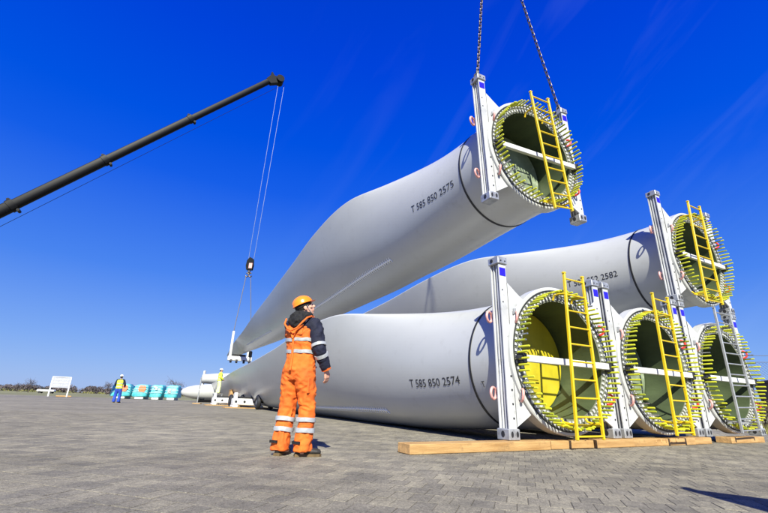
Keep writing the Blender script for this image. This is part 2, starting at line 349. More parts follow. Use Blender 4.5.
# ------------------------------------------------------------------ blades
kc = [0, 3, 5, 7, 9.5, 13, 18, 25, 33, 42, 50]; kt = [0, 5, 9.5, 18, 33, 50]; kb = [0, 9.5, 25, 50]; ka = [0, 7, 13, 25, 50]; ku = [0, 12, 28, 50]
BC = [2.2644, 3.011, 3.2271, 3.5212, 3.4943, 3.22, 2.907, 2.5364, 1.9059, 1.3486, 0.4716]; BT = [2.2607, 1.8484, 1.6039, 1.4136, 0.4294, 0.1257]; BB = [0.3249, 0.7061, 0.7262, 0.6105]; BA = [0.499, 0.346, 0.3362, 0.3441, 0.3092]; BU = [-0.0132, -0.0561, 0.1226, 0.4411]; BV = [-0.0112, -0.3213, -0.3381, -0.2676]
BW = (-0.5691, 6.7374)
RB = 1.13
def pcs(x, k, v):
    k = np.asarray(k, float); v = np.asarray(v, float); m = np.gradient(v, k); x = np.clip(x, k[0], k[-1]); i = int(np.clip(np.searchsorted(k, x)-1, 0, len(k)-2))
    h = k[i+1]-k[i]; t = (x-k[i])/h
    return float((2*t**3-3*t**2+1)*v[i]+(t**3-2*t**2+t)*h*m[i]+(-2*t**3+3*t**2)*v[i+1]+(t**3-t**2)*h*m[i+1])
def section(s):
    c, t, b, a, u, v = [pcs(s, k, q) for k, q in ((kc, BC), (kt, BT), (kb, BB), (ka, BA), (ku, BU), (ku, BV))]
    w = min(max((s-BW[0])/(BW[1]-BW[0]), 0), 1); w = w*w*(3-2*w)
    # the very root stays round
    q = min(max(s/1.2, 0), 1); w *= q
    return c, t, b, a, u*q, v*q, w
def surf(s, th, sec=None):
    c, t, b, a, cu, cv, w = sec or section(s)
    X = -math.cos(th)*RB; Y = math.sin(th)*RB; xc = (1-math.cos(th))/2
    f = 2.969*math.sqrt(xc)-1.26*xc-3.516*xc**2+2.843*xc**3-1.015*xc**4
    x = X*(1-w)+(-a*c+xc*c)*w; y = Y*(1-w)+(1 if math.sin(th) >= 0 else -1)*f*t/2*w
    return Vector((cu-x*math.sin(b)+y*math.cos(b), s, cv+x*math.cos(b)+y*math.sin(b)))
def surf_off(s, th, d):
    p = surf(s, th); a = surf(s, th+.01)-surf(s, th-.01); b = surf(s+.02, th)-surf(max(s-.02, 0), th); n = a.cross(b).normalized()
    ctr = Vector((section(s)[4], s, section(s)[5]))
    if n.dot(p-ctr) < 0: n = -n
    return p+n*d
def shell_mesh():
    b = B(); st = [0, .1, .25]+[.5+.25*i for i in range(47)]+[12.5+.5*i for i in range(76)]
    rings = []
    for s in st:
        sec = section(s); rings.append([surf(s, 2*PI*k/80, sec) for k in range(80)])
    # rounded tip
    c0 = Vector((0, 0, 0))
    for p in rings[-1]: c0 += p/80
    for e, q in ((.12, .85), (.2, .55), (.23, .2)): rings.append([c0+(p-c0)*q+Vector((0, e, 0)) for p in rings[-1 if q == .85 else -1]] if q == .85 else [c0+(p-c0)*q+Vector((0, e, 0)) for p in base_])  if False else None
    rings = [r for r in rings if r]
    n = 80; vs = [p for r in rings for p in r]; fs = []
    for a in range(len(rings)-1):
        for i in range(n): fs.append((a*n+i, a*n+(i+1) % n, (a+1)*n+(i+1) % n, (a+1)*n+i))
    fs.append(tuple((len(rings)-1)*n+i for i in range(n)))
    b.add(vs, fs); return b.mesh('shell', 'gel', True, 60)
def ring_pts(r, s, n=80): return [(r*math.cos(2*PI*k/n), s, r*math.sin(2*PI*k/n)) for k in range(n)]
SHELL = shell_mesh()
RI = .95
liner = B(); liner.loft([ring_pts(RI, -.16), ring_pts(RI, .2), ring_pts(RI, .68)], cap=False); LINER = liner.mesh('root_liner', 'gfrp', True, 60)
end = B(); end.loft([ring_pts(1.13, -.165), ring_pts(1.185, -.165), ring_pts(1.205, -.15), ring_pts(1.205, .04), ring_pts(1.131, .06)], cap=False); RINGM = end.mesh('root_ring', 'gel', True, 30)
lam = B(); lam.loft([ring_pts(RI, -.158), ring_pts(1.135, -.158)], cap=False); LAM = lam.mesh('laminate_edge', 'laminate', False)
gask = B(); gask.loft([ring_pts(1.125, -.168), ring_pts(1.140, -.172), ring_pts(1.150, -.168), ring_pts(1.150, -.160)], cap=False); GASK = gask.mesh('edge_seal', 'rubber', True, 40)
bk = B(); bk.loft([ring_pts(RI-.002, .68), ring_pts(RI-.03, .65), ring_pts(.05, .62)], cap=False)
bk.box((0, .615, -.05), (.5, .02, .62)); bk.box((.0, .60, -.05), (.42, .02, .54))
BULK = {k: bk.mesh('bulkhead', k, True, 30) for k in ('bulk_y', 'bulk_g')}
lip = B(); NS = 76
for k in range(NS):
    a = 2*PI*(k+.5)/NS; lip.box((0, 0, 0), (.05, .02, .036), Matrix.Translation((1.005*math.cos(a), -.166, 1.005*math.sin(a))) @ Matrix.Rotation(-a, 4, 'Y')); lip.box((0, 0, 0), (.04, .018, .04), Matrix.Translation((1.095*math.cos(a), -.166, 1.095*math.sin(a))) @ Matrix.Rotation(-a, 4, 'Y'))
LIP = lip.mesh('threaded_inserts', 'face', False)
studb = B(); studb.tube([(0, -.16, 0), (0, -.385, 0)], .013, 7); STUD = studb.mesh('stud', 'steel')
def slv(L0, L1, m, r):
    b = B(); b.tube([(0, L0, 0), (0, L0-.001, 0), (0, L1+.01, 0), (0, L1, 0)], [r*.7, r, r, r*.75], 8); return b.mesh('sleeve', m)
SLV = [slv(-.20, -.405, 'sleeve', .017), slv(-.19, -.385, 'sleeve2', .0175), slv(-.21, -.42, 'sleeve', .0175)]
strapb = B()
NSTR = 96
def strap_ring(s0, off, amp=.03): return [surf_off(s0+amp*math.cos(2*PI*k/NSTR*1), 2*PI*k/NSTR, off) for k in range(NSTR)]
strapb.loft([strap_ring(.885, .002), strap_ring(.885, .012), strap_ring(.93, .012), strap_ring(.93, .002)], cap=False); STRAP = strapb.mesh('strap', 'rubber', True, 30)

def letter_mesh(txt, s0, s1, thb, thb1, height, name='lettering'):
    # text that starts (left) at station s0 and ends at s1, lower edge at angle thb -> thb1
    cu = bpy.data.curves.new('txt', 'FONT'); cu.body = txt; cu.size = 1; cu.resolution_u = 3
    o = bpy.data.objects.new('txt', cu); COL.objects.link(o); dg = bpy.context.evaluated_depsgraph_get(); dg.update()
    me = bpy.data.meshes.new_from_object(o.evaluated_get(dg)); bpy.data.objects.remove(o)
    xs = [v.co.x for v in me.vertices]; w = max(xs); hmax = max(v.co.y for v in me.vertices)
    bm = bmesh.new(); bm.from_mesh(me); bmesh.ops.triangulate(bm, faces=bm.faces)
    bmesh.ops.subdivide_edges(bm, edges=[e for e in bm.edges if e.calc_length() > .25], cuts=2)
    vx = [v.co.x for v in bm.verts]; sx2 = sorted(vx); groups = []; st_ = sx2[0]
    for a_, b_ in zip(sx2, sx2[1:]):
        if b_-a_ > .24: groups.append((st_, a_)); st_ = b_
    groups.append((st_, sx2[-1]))
    for v in bm.verts:
        q = v.co.x/w; s = s0+(s1-s0)*q; th = thb+(thb1-thb)*q - (v.co.y/hmax)*height/RB
        v.co = surf_off(s, th, .0045)
    bm.to_mesh(me); bm.free(); me.materials.clear(); me.materials.append(M['ink']); me.name = name
    out = []; co = [v.co.copy() for v in me.vertices]
    for g0, g1 in groups:
        keep = {i for i, x in enumerate(vx) if g0-1e-4 <= x <= g1+1e-4}; idx = {}; vs = []; fs = []
        for f in me.polygons:
            if f.vertices[0] in keep:
                t_ = []
                for i in f.vertices:
                    if i not in idx: idx[i] = len(vs); vs.append(co[i])
                    t_.append(idx[i])
                fs.append(t_)
        m2 = bpy.data.meshes.new(name); m2.from_pydata(vs, [], fs); m2.materials.append(M['ink']); out.append(m2)
    return out
def fins(path, n, name='vortex_fins'):
    b = B(); ks = [q[0] for q in path]; kt_ = [q[1] for q in path]
    co = np.polyfit(ks, kt_, min(2, len(path)-1)); tp = []
    for k in range(41):
        s = ks[0]+(ks[-1]-ks[0])*k/40; th = float(np.polyval(co, s)); tp.append([surf_off(s, th-.014, .003), surf_off(s, th-.014, .012), surf_off(s, th+.014, .012), surf_off(s, th+.014, .003)])
    b.loft(tp)
    for k in range(n):
        s = ks[0]+(ks[-1]-ks[0])*k/(n-1); th = float(np.polyval(co, s))
        sg = 1 if k % 2 else -1
        p0 = surf_off(s-.036, th-.06*sg, .002); p1 = surf_off(s+.036, th+.03*sg, .002); q0 = surf_off(s-.036, th-.06*sg, .018); q1 = surf_off(s+.036, th+.03*sg, .026)
        d = (surf_off(s+.012, th, .002)-surf_off(s-.012, th, .002))*.7
        b.add([p0, p1, q1, q0, p0+d, p1+d, q1+d, q0+d], [(0, 1, 2, 3), (7, 6, 5, 4), (0, 4, 5, 1), (1, 5, 6, 2), (2, 6, 7, 3), (3, 7, 4, 0)])
    return b.mesh(name, 'fin', False)
YAW = 0.4941; EX = Vector((math.cos(YAW), math.sin(YAW), 0)); EY = Vector((-math.sin(YAW), math.cos(YAW), 0))
cA = Vector((2.9709, 7.1160, 1.3689)); SP = 2.7091; HH = 2.8199; CH = HH
def make_blade(loc, rot, label, bulk, text, tpos, fpath, seed, far_fin=None, drop=()):
    t = thing('wind_turbine_blade', label, 'turbine blade', loc, rot, 'wind turbine blades in the stack and on the crane')
    link('shell', SHELL, t); link('root_ring', RINGM, t); link('laminate_edge', LAM, t); link('edge_seal', GASK, t); link('root_liner', LINER, t); link('bulkhead', BULK[bulk], t); link('threaded_inserts', LIP, t)['kind'] = 'stuff'
    link('strap', STRAP, t)
    rnd = random.Random(seed)
    for k in range(NS):
        a = 2*PI*k/NS; st = link('stud', STUD, t, (1.09*math.cos(a), rnd.uniform(-.015, .015), 1.09*math.sin(a)))
        st.rotation_euler = (rnd.uniform(-.025, .025), 0, rnd.uniform(-.025, .025))
        if rnd.random() < .93:
            sl = link('sleeve', SLV[rnd.choice((0, 0, 0, 1, 2))], st); sl.location = (0, rnd.uniform(-.02, .02), 0)
    if text:
        for m_ in letter_mesh(text, *tpos): link('lettering', m_, t)
    if fpath:
        o = link('vortex_fins', fins(fpath, int(abs(fpath[-1][0]-fpath[0][0])/.065)), t); o['kind'] = 'stuff'
    if far_fin:
        o = link('vortex_fins', fins(far_fin, 60), t); o['kind'] = 'stuff'
    return t
tA = (3.05, 1.25, 4.73, 4.70, .14)
bladeA = make_blade(cA, (0, 0, YAW), 'grey turbine blade lying lowest and nearest, marked T 585 850 2574, yellow inside', 'bulk_y', 'T 585 850 2574', tA, [(4.6, 5.20), (6.35, 5.236), (7.95, 5.253), (12, 5.22)], 1)
for m_ in letter_mesh('T', .70, .62, 4.80, 4.80, .10): link('lettering', m_, bladeA)
bladeB = make_blade(cA+EX*SP, (0, 0, YAW), 'grey turbine blade on the ground, middle one of the three bottom root ends', 'bulk_g', None, None, None, 2)
bladeC = make_blade(cA+EX*SP*2, (0, 0, YAW), 'grey turbine blade on the ground behind the silver ladder, farthest right root end', 'bulk_g', None, None, None, 3)
bladeD = make_blade(cA+EX*SP*2+Vector((0, 0, HH)), (0, 0, YAW), 'grey turbine blade stacked on the upper tier, marked with a number ending 2582', 'bulk_g', 'T 585 852 2582', (2.85, 1.28, 4.55, 4.575, .15), None, 4)
cE = Vector((2.9506, 7.3054, 5.4431)); YAWE = 0.4608; ROE = 0.0462
bladeE = make_blade(cE, (0, -ROE, YAWE), 'grey turbine blade hanging from chains in the air, marked T 585 850 2575', 'bulk_g', 'T 585 850 2575', (3.05, 1.18, 4.53, 4.62, .15), [(4.85, 5.114), (6.0, 5.131), (7.7, 5.149), (9.3, 5.149), (12.6, 5.096), (17, 5.06)], 5, [(22, 4.99), (25.6, 4.974), (30, 4.96), (33.85, 4.957)])

# ------------------------------------------------------------------ transport frames
HP = 2.8199; ZB = 0.1179-1.3689; PWI = 2.3947/2
def frame_parts():
    P = {}
    z0, z1 = ZB+.16, ZB+HP-.13
    b = B()  # H-beam post, flanges front and back, channels to the sides
    for y0, y1 in ((-.10, -.082), (.082, .10)): b.box((0, (y0+y1)/2, (z0+z1)/2), (.155, y1-y0, z1-z0))
    b.box((0, 0, (z0+z1)/2), (.012, .164, z1-z0))
    b.box((0, -.025, (z0+z1)/2), (.11, .03, z1-z0)); b.box((0, .045, (z0+z1)/2), (.11, .02, z1-z0))
    P['post'] = b.mesh('post', 'frame', False)
    b = B(); b.bevbox((0, 0, ZB+.08), (.215, .26, .158), .012); P['foot'] = b.mesh('foot', 'galv', False)
    b = B()
    for sx in (-.052, .052): b.tube([(sx, -.134, ZB+.085), (sx, -.120, ZB+.085)], .022, 12, r2=.042)
    b.tube([(-.111, 0.0, ZB+.085), (-.100, 0.0, ZB+.085)], .035, 12, r2=.045); b.tube([(.111, 0.0, ZB+.085), (.100, 0.0, ZB+.085)], .035, 12, r2=.045)
    P['lock_hole'] = b.mesh('lock_hole', 'rubber')
    b = B(); b.bevbox((0, 0, ZB+HP-.065), (.205, .25, .128), .012); b.box((.0, 0, ZB+HP+.02), (.07, .07, .04)); P['cap'] = b.mesh('cap', 'galv', False)
    b = B(); b.tube([(-.112, .03, ZB+HP-.06), (-.098, .03, ZB+HP-.06)], .032, 12)
    for sx in (-.045, .045): b.tube([(sx, -.129, ZB+HP-.075), (sx, -.12, ZB+HP-.075)], .014, 8)
    P['cap_hole'] = b.mesh('cap_hole', 'rubber')
    b = B(); b.box((0, -.1025, ZB+HP-.26), (.13, .004, .14)); P['sticker'] = b.mesh('sticker', 'blue', False)
    b = B()
    for zz in (.25, .1, -.15, -.35, -.55, -.75, -.95): b.tube([(.03, -.106, zz), (.03, -.10, zz)], .016, 8)
    for zz in (1.0, .8): b.tube([(-.03, -.106, zz), (-.03, -.10, zz)], .012, 8)
    P['bolt_holes'] = b.mesh('bolt_holes', 'ink')
    return P
FP = frame_parts()
def gusset_mesh():
    b = B(); arc = [(1.21*math.cos(R(a)), 1.21*math.sin(R(a))) for a in np.linspace(134, 226, 20)]
    poly = [(-1.12, 1.12)]+arc[:1]+arc+[(-1.12, -1.10)]
    poly = [(-1.125, 1.13), (-1.0, 1.06), (-.9, .97)]+arc+[(-.95, -.95), (-1.125, -1.07)]
    # split into quads between arc and post line
    fr = []; top = [(-1.125, z) for z in np.linspace(1.13, -1.07, 24)]
    ar = [(1.19*math.cos(R(a)), 1.19*math.sin(R(a))) for a in np.linspace(132, 228, 24)]
    vs = []; fs = []
    for y in (-.115, -.085):
        for (x1, z1), (x2, z2) in zip(top, ar):
            if x2 < -1.127: x2 = -1.127
            vs += [(x1, y, z1), (x2, y, z2)]
    n = 48
    for i in range(23): fs.append((2*i, 2*i+2, 2*i+3, 2*i+1)); fs.append((n+2*i, n+2*i+1, n+2*i+3, n+2*i+2))
    fs += [(0, 1, n+1, n), (46, n+46, n+47, 47)]
    b.add(vs, fs)
    return b.mesh('gusset_plate', 'frame', False)
GUS = gusset_mesh()
def shackle_mesh(m):
    b = B(); b.torus((0, 0, 0), .085, .020, 'x', 20, 8); me = b.mesh('shackle', m); return me
SHK = {k: shackle_mesh(k) for k in ('pink', 'red')}
bracket = B(); bracket.bevbox((0, 0, 0), (.03, .05, .26), .006); bracket.tube([(-.03, -.0, .06), (.03, -.0, .06)], .03, 10); bracket.tube([(-.035, 0, -.07), (.035, 0, -.07)], .022, 10); BRK = bracket.mesh('shackle_bracket', 'galv')
cb = B(); cb.bevbox((.02, -.235, -.08), (2.02, .07, .105), .008); CB = cb.mesh('crossbar', 'white', False)
CE = []
for sx in (-1, 1): ce = B(); ce.bevbox((sx*1.05+.02, -.22, -.08), (.11, .12, .15), .01); ce.box((sx*1.13+.02, -.25, -.07), (.12, .06, .05)); CE.append(ce.mesh('crossbar_clamp', 'rubber', False))
def make_frame(loc, rot, label):
    t = thing('transport_frame', label, 'steel frame', loc, rot, 'steel frames around the blade roots')
    for sx in (-1, 1):
        p = link('post', FP['post'], t, (sx*PWI, 0, 0))
        for k in ('foot', 'cap', 'sticker', 'bolt_holes', 'lock_hole', 'cap_hole'):
            o_ = link(k, FP[k], p)
            if 'hole' in k: o_['kind'] = 'stuff'
        gp_ = link('gusset_plate', GUS, t)
        if sx > 0: gp_.scale = (-1, 1, 1)
        for zz in (.58, -.60):
            br = link('shackle_bracket', BRK, t, (sx*(PWI-.17), -.14, zz))
            s = link('shackle', SHK['pink' if sx < 0 else 'red'], br, (0, -.02, -.02)); s.rotation_euler = (0, .15, .6*sx)
            br = link('shackle_bracket', BRK, t, (sx*(PWI+.02), .13, zz+.02)); s = link('shackle', SHK['pink'], br, (sx*.09, 0.02, -.02)); s.rotation_euler = (0, 0, 1.2*sx)
    link('crossbar', CB, t); [link('crossbar_clamp', c_, t) for c_ in CE]
    return t
fA = make_frame(cA, (0, 0, YAW), 'white steel frame round the nearest bottom blade root, standing on the timber, blue stickers')
fB = make_frame(cA+EX*SP, (0, 0, YAW), 'white steel frame round the middle bottom blade root, between two yellow ladders')
fC = make_frame(cA+EX*SP*2, (0, 0, YAW), 'white steel frame round the rightmost bottom root, carrying the upper frame')
fD = make_frame(cA+EX*SP*2+Vector((0, 0, HH)), (0, 0, YAW), 'white steel frame of the upper tier, standing on top of another frame')
fE = make_frame(cE, (0, -ROE, YAWE), 'white steel frame hanging from two chains round the lifted blade root')

# ------------------------------------------------------------------ ladders
def ladder(tl, tr, bl, br, y, loc, rot, label, m='lady', n=9, hooks=True, extra=False):
    t = thing('ladder', label, 'ladder', loc, rot, None)
    P = lambda uv, yy=0: Vector((uv[0], y+yy, uv[1]))
    for a, b_ in ((tl, bl), (tr, br)):
        rb = B(); d = (P(b_)-P(a)).normalized()
        q = Matrix.Translation(P(a).lerp(P(b_), .5)) @ d.to_track_quat('Z', 'Y').to_matrix().to_4x4()
        rb.bevbox((0, 0, 0), (.052, .034, (P(b_)-P(a)).length), .008, q)
        o = rb.obj('rail', m, t, False)
        cp = B(); cp.bevbox(P(a)+Vector((0, 0, .012)), (.062, .05, .03), .006); cp.obj('end_cap', m, o, False)
    for k in range(n+1):
        f = .035+k/n*.945; a = P(tl).lerp(P(bl), f); c = P(tr).lerp(P(br), f)
        rb = B(); rb.tube([a, c], .0165, 8, r2=.0145); rb.obj('rung', m, t)
    if hooks:
        z = bl[1]+.22
        for xx in (bl[0]+.02, br[0]-.02):
            hb = B(); hb.tube([(xx, y, z), (xx, y+.10, z), (xx, y+.22, z+.02), (xx, y+.26, z+.07)], .018, 7); hb.obj('bottom_hook', m, t)
        hb = B(); hb.box(((bl[0]+br[0])/2, y+.16, z-.02), (br[0]-bl[0]+.2, .03, .035)); hb.obj('spacer_bar', m, t, False)
        for uv in (tl, tr):
            xx = uv[0]+(bl[0]-tl[0])*.17; z = uv[1]-.36
            hb = B(); hb.tube([(xx, y, z), (xx, y+.12, z+.02), (xx, y+.22, z+.02), (xx, y+.26, z-.06)], .018, 7); hb.obj('top_hook', m, t)
    return t
ladder((-.15, 1.37), (.32, 1.37), (-.30, -1.23), (.31, -1.23), -.47, cA, (0, 0, YAW), 'yellow ladder in front of the nearest bottom blade root with a yellow inside')
ladder((-.28, 1.40), (.24, 1.38), (-.35, -1.19), (.20, -1.19), -.47, cA+EX*SP, (0, 0, YAW), 'yellow ladder in front of the middle bottom blade root')
ladder((-.62, 1.26), (-.08, 1.26), (-.84, -1.28), (-.14, -1.26), -.47, cA+EX*SP*2+Vector((0, 0, HH)), (0, 0, YAW), 'yellow ladder on the upper tier blade root, above the silver ladder')
ladder((-.60, 1.43), (.06, 1.43), (-.66, -1.17), (.14, -1.15), -.47, cA+EX*SP*2, (0, 0, YAW), 'silver aluminium ladder in front of the rightmost bottom blade root', 'alu', 11)
ladder((-.25, 1.21), (.24, 1.21), (-.05, -1.35), (.42, -1.32), -.47, cE, (0, -ROE, YAWE), 'yellow ladder on the root end of the hanging blade')

# ------------------------------------------------------------------ timber
def beam(u0, u1, label, dz=0, s0=-.27, s1=.02, z1=.116):
    b = B(); b.bevbox(((u0+u1)/2, (s0+s1)/2, z1/2-.0), (u1-u0, s1-s0, z1), .006)
    o = b.obj('timber_beam', 'wood', None, False); o.location = (cA.x, cA.y, .002); o.rotation_euler = (0, 0, YAW+dz)
    o.data.materials.append(M['woodend'])
    for f in o.data.polygons:
        if abs(f.normal.x) > .9: f.material_index = 1
    return tag(o, label, 'timber beam', 'timber beams under the steel frames')
beam(-3.08, -.64, 'long pale timber beam, leftmost of the row, under the nearest frame post')
beam(-.60, .37, 'short timber beam behind the gap below the nearest yellow ladder', .004, -.25, .04)
beam(.42, 3.35, 'long timber beam with saw notches below the middle blade root', 0, -.26, .02)
beam(3.40, 4.03, 'short stubby timber piece right of the notched beam', .02, -.30, .0)
beam(4.68, 6.1, 'last timber beam on the right below the silver ladder', -.01, -.24, .05)
tb2 = [q for q in COL.objects if q.name == 'timber_beam.002'][0]
for k in range(5): nb = B(); nb.box((2.05+k*.16, -.262, .085), (.035, .012, .05)); nb.obj('saw_notch', 'woodend', tb2, False)

# ------------------------------------------------------------------ chains on the lifted root
def chain(p0, p1, label):
    p0 = Vector(p0); p1 = Vector(p1); d = p1-p0; n = int(d.length/.105); q = d.to_track_quat('Z', 'Y').to_matrix().to_4x4()
    b = B()
    for k in range(n):
        c = p0.lerp(p1, (k+.5)/n); Mx = Matrix.Translation(c) @ q @ Matrix.Rotation(PI/2*(k % 2), 4, 'Z')
        path = []
        for a in range(12):
            an = 2*PI*a/12; path.append(Mx @ Vector((math.cos(an)*.028, 0, math.sin(an)*.034+(.032 if math.sin(an) > 0 else -.032))))
        b.tube(path, .0115, 6, closed=True)
    t = thing('lifting_chain', label, 'chain', p0, (0, 0, 0), 'chains holding the lifted frame')
    o = b.obj('links', 'dchain', t); o.location = -p0
    h = B(); h.torus((0, 0, .02), .06, .018, 'y', 16, 8); h.bevbox((0, 0, .1), (.06, .05, .09), .01); h.obj('hook', 'rubber', t)
    return t
def eloc(u, v, s=0):
    e = Matrix.Rotation(YAWE, 4, 'Z') @ Matrix.Rotation(-ROE, 4, 'Y') @ Vector((u, s, v)); return cE+e
TOP = Vector((2.51, 7.3, 13.66))
ch1 = chain(eloc(-PWI, ZB+HP+.03), TOP, 'left dark steel chain rising from the top of the hanging frame')
ch2 = chain(eloc(PWI, ZB+HP+.03), TOP, 'right slanting dark steel chain rising from the hanging frame')
hk = thing('crane_hook', 'heavy crane hook gathering the two chains above the hanging blade', 'crane hook', TOP)
b = B(); b.torus((0, 0, .05), .14, .035, 'x', 20, 8); b.obj('ring', 'dchain', hk); b = B(); b.bevbox((0, 0, 9), (.5, .3, .8), .05); b.obj('block', 'boom', hk)
b = B(); b.tube([(0, 0, .2), (0, 0, 24)], .02, 6); b.obj('hoist_rope', 'rope', hk)

# ------------------------------------------------------------------ tip clamp, slings, hook block of the far crane
def px(x, y, Y):
    f = 410.225; xr = (x-384)/f; yr = (256.5-y)/f; a = xr*math.cos(ROLL)-yr*math.sin(ROLL); b_ = xr*math.sin(ROLL)+yr*math.cos(ROLL)
    d = Vector((a, math.cos(PITCH)-b_*math.sin(PITCH), math.sin(PITCH)+b_*math.cos(PITCH))); return Vector((0, 0, CAMH))+d*(Y/d.y)
s_tip = 39.0
tc_ = eloc(section(s_tip)[4]-.1, section(s_tip)[5]+.3, s_tip)
tipf = thing('tip_clamp', 'white steel clamp with black rollers hanging round the tip of the lifted blade', 'steel clamp', tc_, (0, 0, YAWE))
b = B()
for sx in (-.85, .85): 
    b = B(); b.bevbox((sx, 0, .1), (.22, .3, 2.7), .03); b.box((sx, -.16, .1), (.1, .02, 2.5)); b.obj('upright', 'white', tipf, False)
b = B(); b.bevbox((.1, 0, -1.22), (2.3, .5, .42), .03); b.box((.1, -.27, -1.22), (1.6, .03, .2)); b.obj('lower_beam', 'white', tipf, False)
b = B(); b.bevbox((0, 0, -.90), (1.3, .3, .2), .03); b.obj('pad', 'rubber', tipf, False)
for xx in (-.75, -.2, .5, 1.05):
    b = B(); b.tube([(xx-.09, -.2, -1.5), (xx+.09, -.2, -1.5)], .17, 14); b.obj('roller', 'rubber', tipf)
b = B(); b.bevbox((1.05, -.05, -.95), (.34, .4, 1.1), .06); b.obj('motor_box', 'boom', tipf, False)
HK = px(250, 266, 41.0)
hb = thing('hook_block', 'black hook block with pale plate hanging below the dark crane boom', 'hook block', HK)
hb.scale = (.8, .8, 1)
b = B()
for sy in (-.16, .16): b.prism([(-.38, -.45), (.38, -.45), (.46, .1), (.36, .75), (-.1, .95), (-.42, .6), (-.5, 0)], 'y', sy-.04, sy+.04)
b.obj('cheek_plate', 'boom', hb, False)
b = B(); b.tube([(0, -.1, .25), (0, .1, .25)], .4, 20); b.obj('sheave', 'galv', hb)
b = B(); b.box((.12, -.21, -.0), (.42, .012, .55)); b.obj('warning_plate', 'pink', hb, False)
b = B(); b.bevbox((0, 0, -.62), (.3, .25, .3), .04); b.torus((-.22, 0, -.98), .2, .07, 'y', 14, 8, R(200), R(480)); b.torus((.22, 0, -.98), .2, .07, 'y', 14, 8, R(60), R(340)); b.obj('double_hook', 'dchain', hb)
def rope(name, p0, p1, r, m, label, cat, group=None, n=6):
    p0 = Vector(p0); p1 = Vector(p1); b = B(); b.tube([(0, 0, 0), p1-p0], r, n); o = b.obj(name, m); o.location = p0; return tag(o, label, cat, group)
wl = Matrix.Translation(tc_) @ Matrix.Rotation(YAWE, 4, 'Z')
rope('sling', wl @ Vector((-.85, 0, 1.45)), HK+Vector((-.25, 0, -1.1)), .045, 'sling', 'left dark sling from the hook block to the white tip clamp', 'lifting sling', 'slings below the hook block')
rope('sling', wl @ Vector((.85, 0, 1.45)), HK+Vector((.22, 0, -1.1)), .045, 'sling', 'right dark sling running from the hook block down behind the blade', 'lifting sling', 'slings below the hook block')

# crane boom
TIP = px(272, 80, 41.0)
LB = px(0, 212, 32.0)
bd = (LB-TIP); base = TIP+bd*1.55
crane = thing('crane_boom', 'long black telescopic crane boom reaching in from the upper left', 'crane', base)
ax = (TIP-base).normalized(); side = ax.cross(Vector((0, 0, 1))).normalized(); upv = side.cross(ax).normalized(); LEN = (TIP-base).length
def boom_ring(t, w, h):
    c = ax*t; prof = [(-.5, .30), (-.46, .42), (-.36, .5), (.36, .5), (.46, .42), (.5, .30), (.5, -.08), (.46, -.25), (.36, -.40), (.2, -.49), (0, -.52), (-.2, -.49), (-.36, -.40), (-.46, -.25), (-.5, -.08)]
    return [c+side*(a*w)+upv*(b_*h) for a, b_ in prof]
# stations where collars sit, measured on the picture
def boom_t(x, y):
    # parameter along the boom nearest to the picture ray
    o = Vector((0, 0, CAMH)); d = (px(x, y, 30)-o).normalized(); w0 = base-o; a = 1; b_ = ax.dot(d); c = 1; dd = ax.dot(w0); e = d.dot(w0)
    return (b_*e-c*dd)/(a*c-b_*b_)
sts = [0, boom_t(16, 206), boom_t(108, 160), boom_t(192, 118), LEN]
ws = [.92, .83, .74, .64]
for k in range(4):
    w = ws[k]; b = B(); b.loft([boom_ring(sts[k]-(.4 if k else 0), w*.86, w), boom_ring(sts[k+1], w*.86, w)]); b.obj('boom_section', 'boom', crane, True, 30)
    if k < 3:
        b = B(); b.loft([boom_ring(sts[k+1]-.45, w*.98, w*1.14), boom_ring(sts[k+1]+.05, w*.98, w*1.14)]); c = ax*(sts[k+1]-.2)
        b.obj('collar', 'boom', crane, True, 20)
        b = B()
        for sg, oo in ((1, .62), (-1, .66)): 
            b = B(); c = ax*(sts[k+1]-.1)+upv*sg*w*oo; b.tube([c-side*w*.3, c+side*w*.3], .13, 10); b.tube([c-upv*sg*.3, c], .08, 8)
            b.obj('guide_roller', 'boom', crane)
b = B(); c = ax*(LEN+.1)
b.prism([(-.9, .45), (.2, .62), (.55, .95), (.75, .9), (.6, .3), (1.1, -.3), (1.2, -.9), (.7, -1.25), (.2, -.9), (-.9, -.5)], 'y', -.36, .36, Matrix.Translation(c) @ Matrix.Diagonal((.8, .8, .8, 1)) @ Matrix((( ax.x, side.x, upv.x, 0), (ax.y, side.y, upv.y, 0), (ax.z, side.z, upv.z, 0), (0, 0, 0, 1))))
b.obj('boom_head', 'boom', crane, False)
shc = c+ax*.75-upv*.5
b = B(); b.tube([shc-side*.55, shc+side*.55], .48, 20); b.obj('head_sheave', 'boom', crane)
b = B(); q = c+ax*.15-side*.46+upv*-.1; b.ellipsoid(q, (.25, .12, .22)); b.obj('lamp_housing', 'lady', crane)
b = B(); b.tube([ax*(LEN+.3)-upv*1.1, ax*(LEN*.5)-upv*1.1, ax*2-upv*1.1], .02, 6); b.obj('hoist_rope', 'boom', crane)
T1 = base+ax*(LEN+.1)-upv*1.0; T2 = base+ax*(LEN+1.0)-upv*1.2
rope('hoist_rope', Vector((T1.x, T1.y, T1.z)), HK+Vector((-.25, 0, .8)), .024, 'rope', 'left thin hoist rope between boom head and hook block', 'wire rope', 'hoist ropes under the boom head')
rope('hoist_rope', Vector((T2.x, T2.y, T2.z)), HK+Vector((.3, 0, .8)), .024, 'rope', 'right thin hoist rope between boom head and hook block', 'wire rope', 'hoist ropes under the boom head')

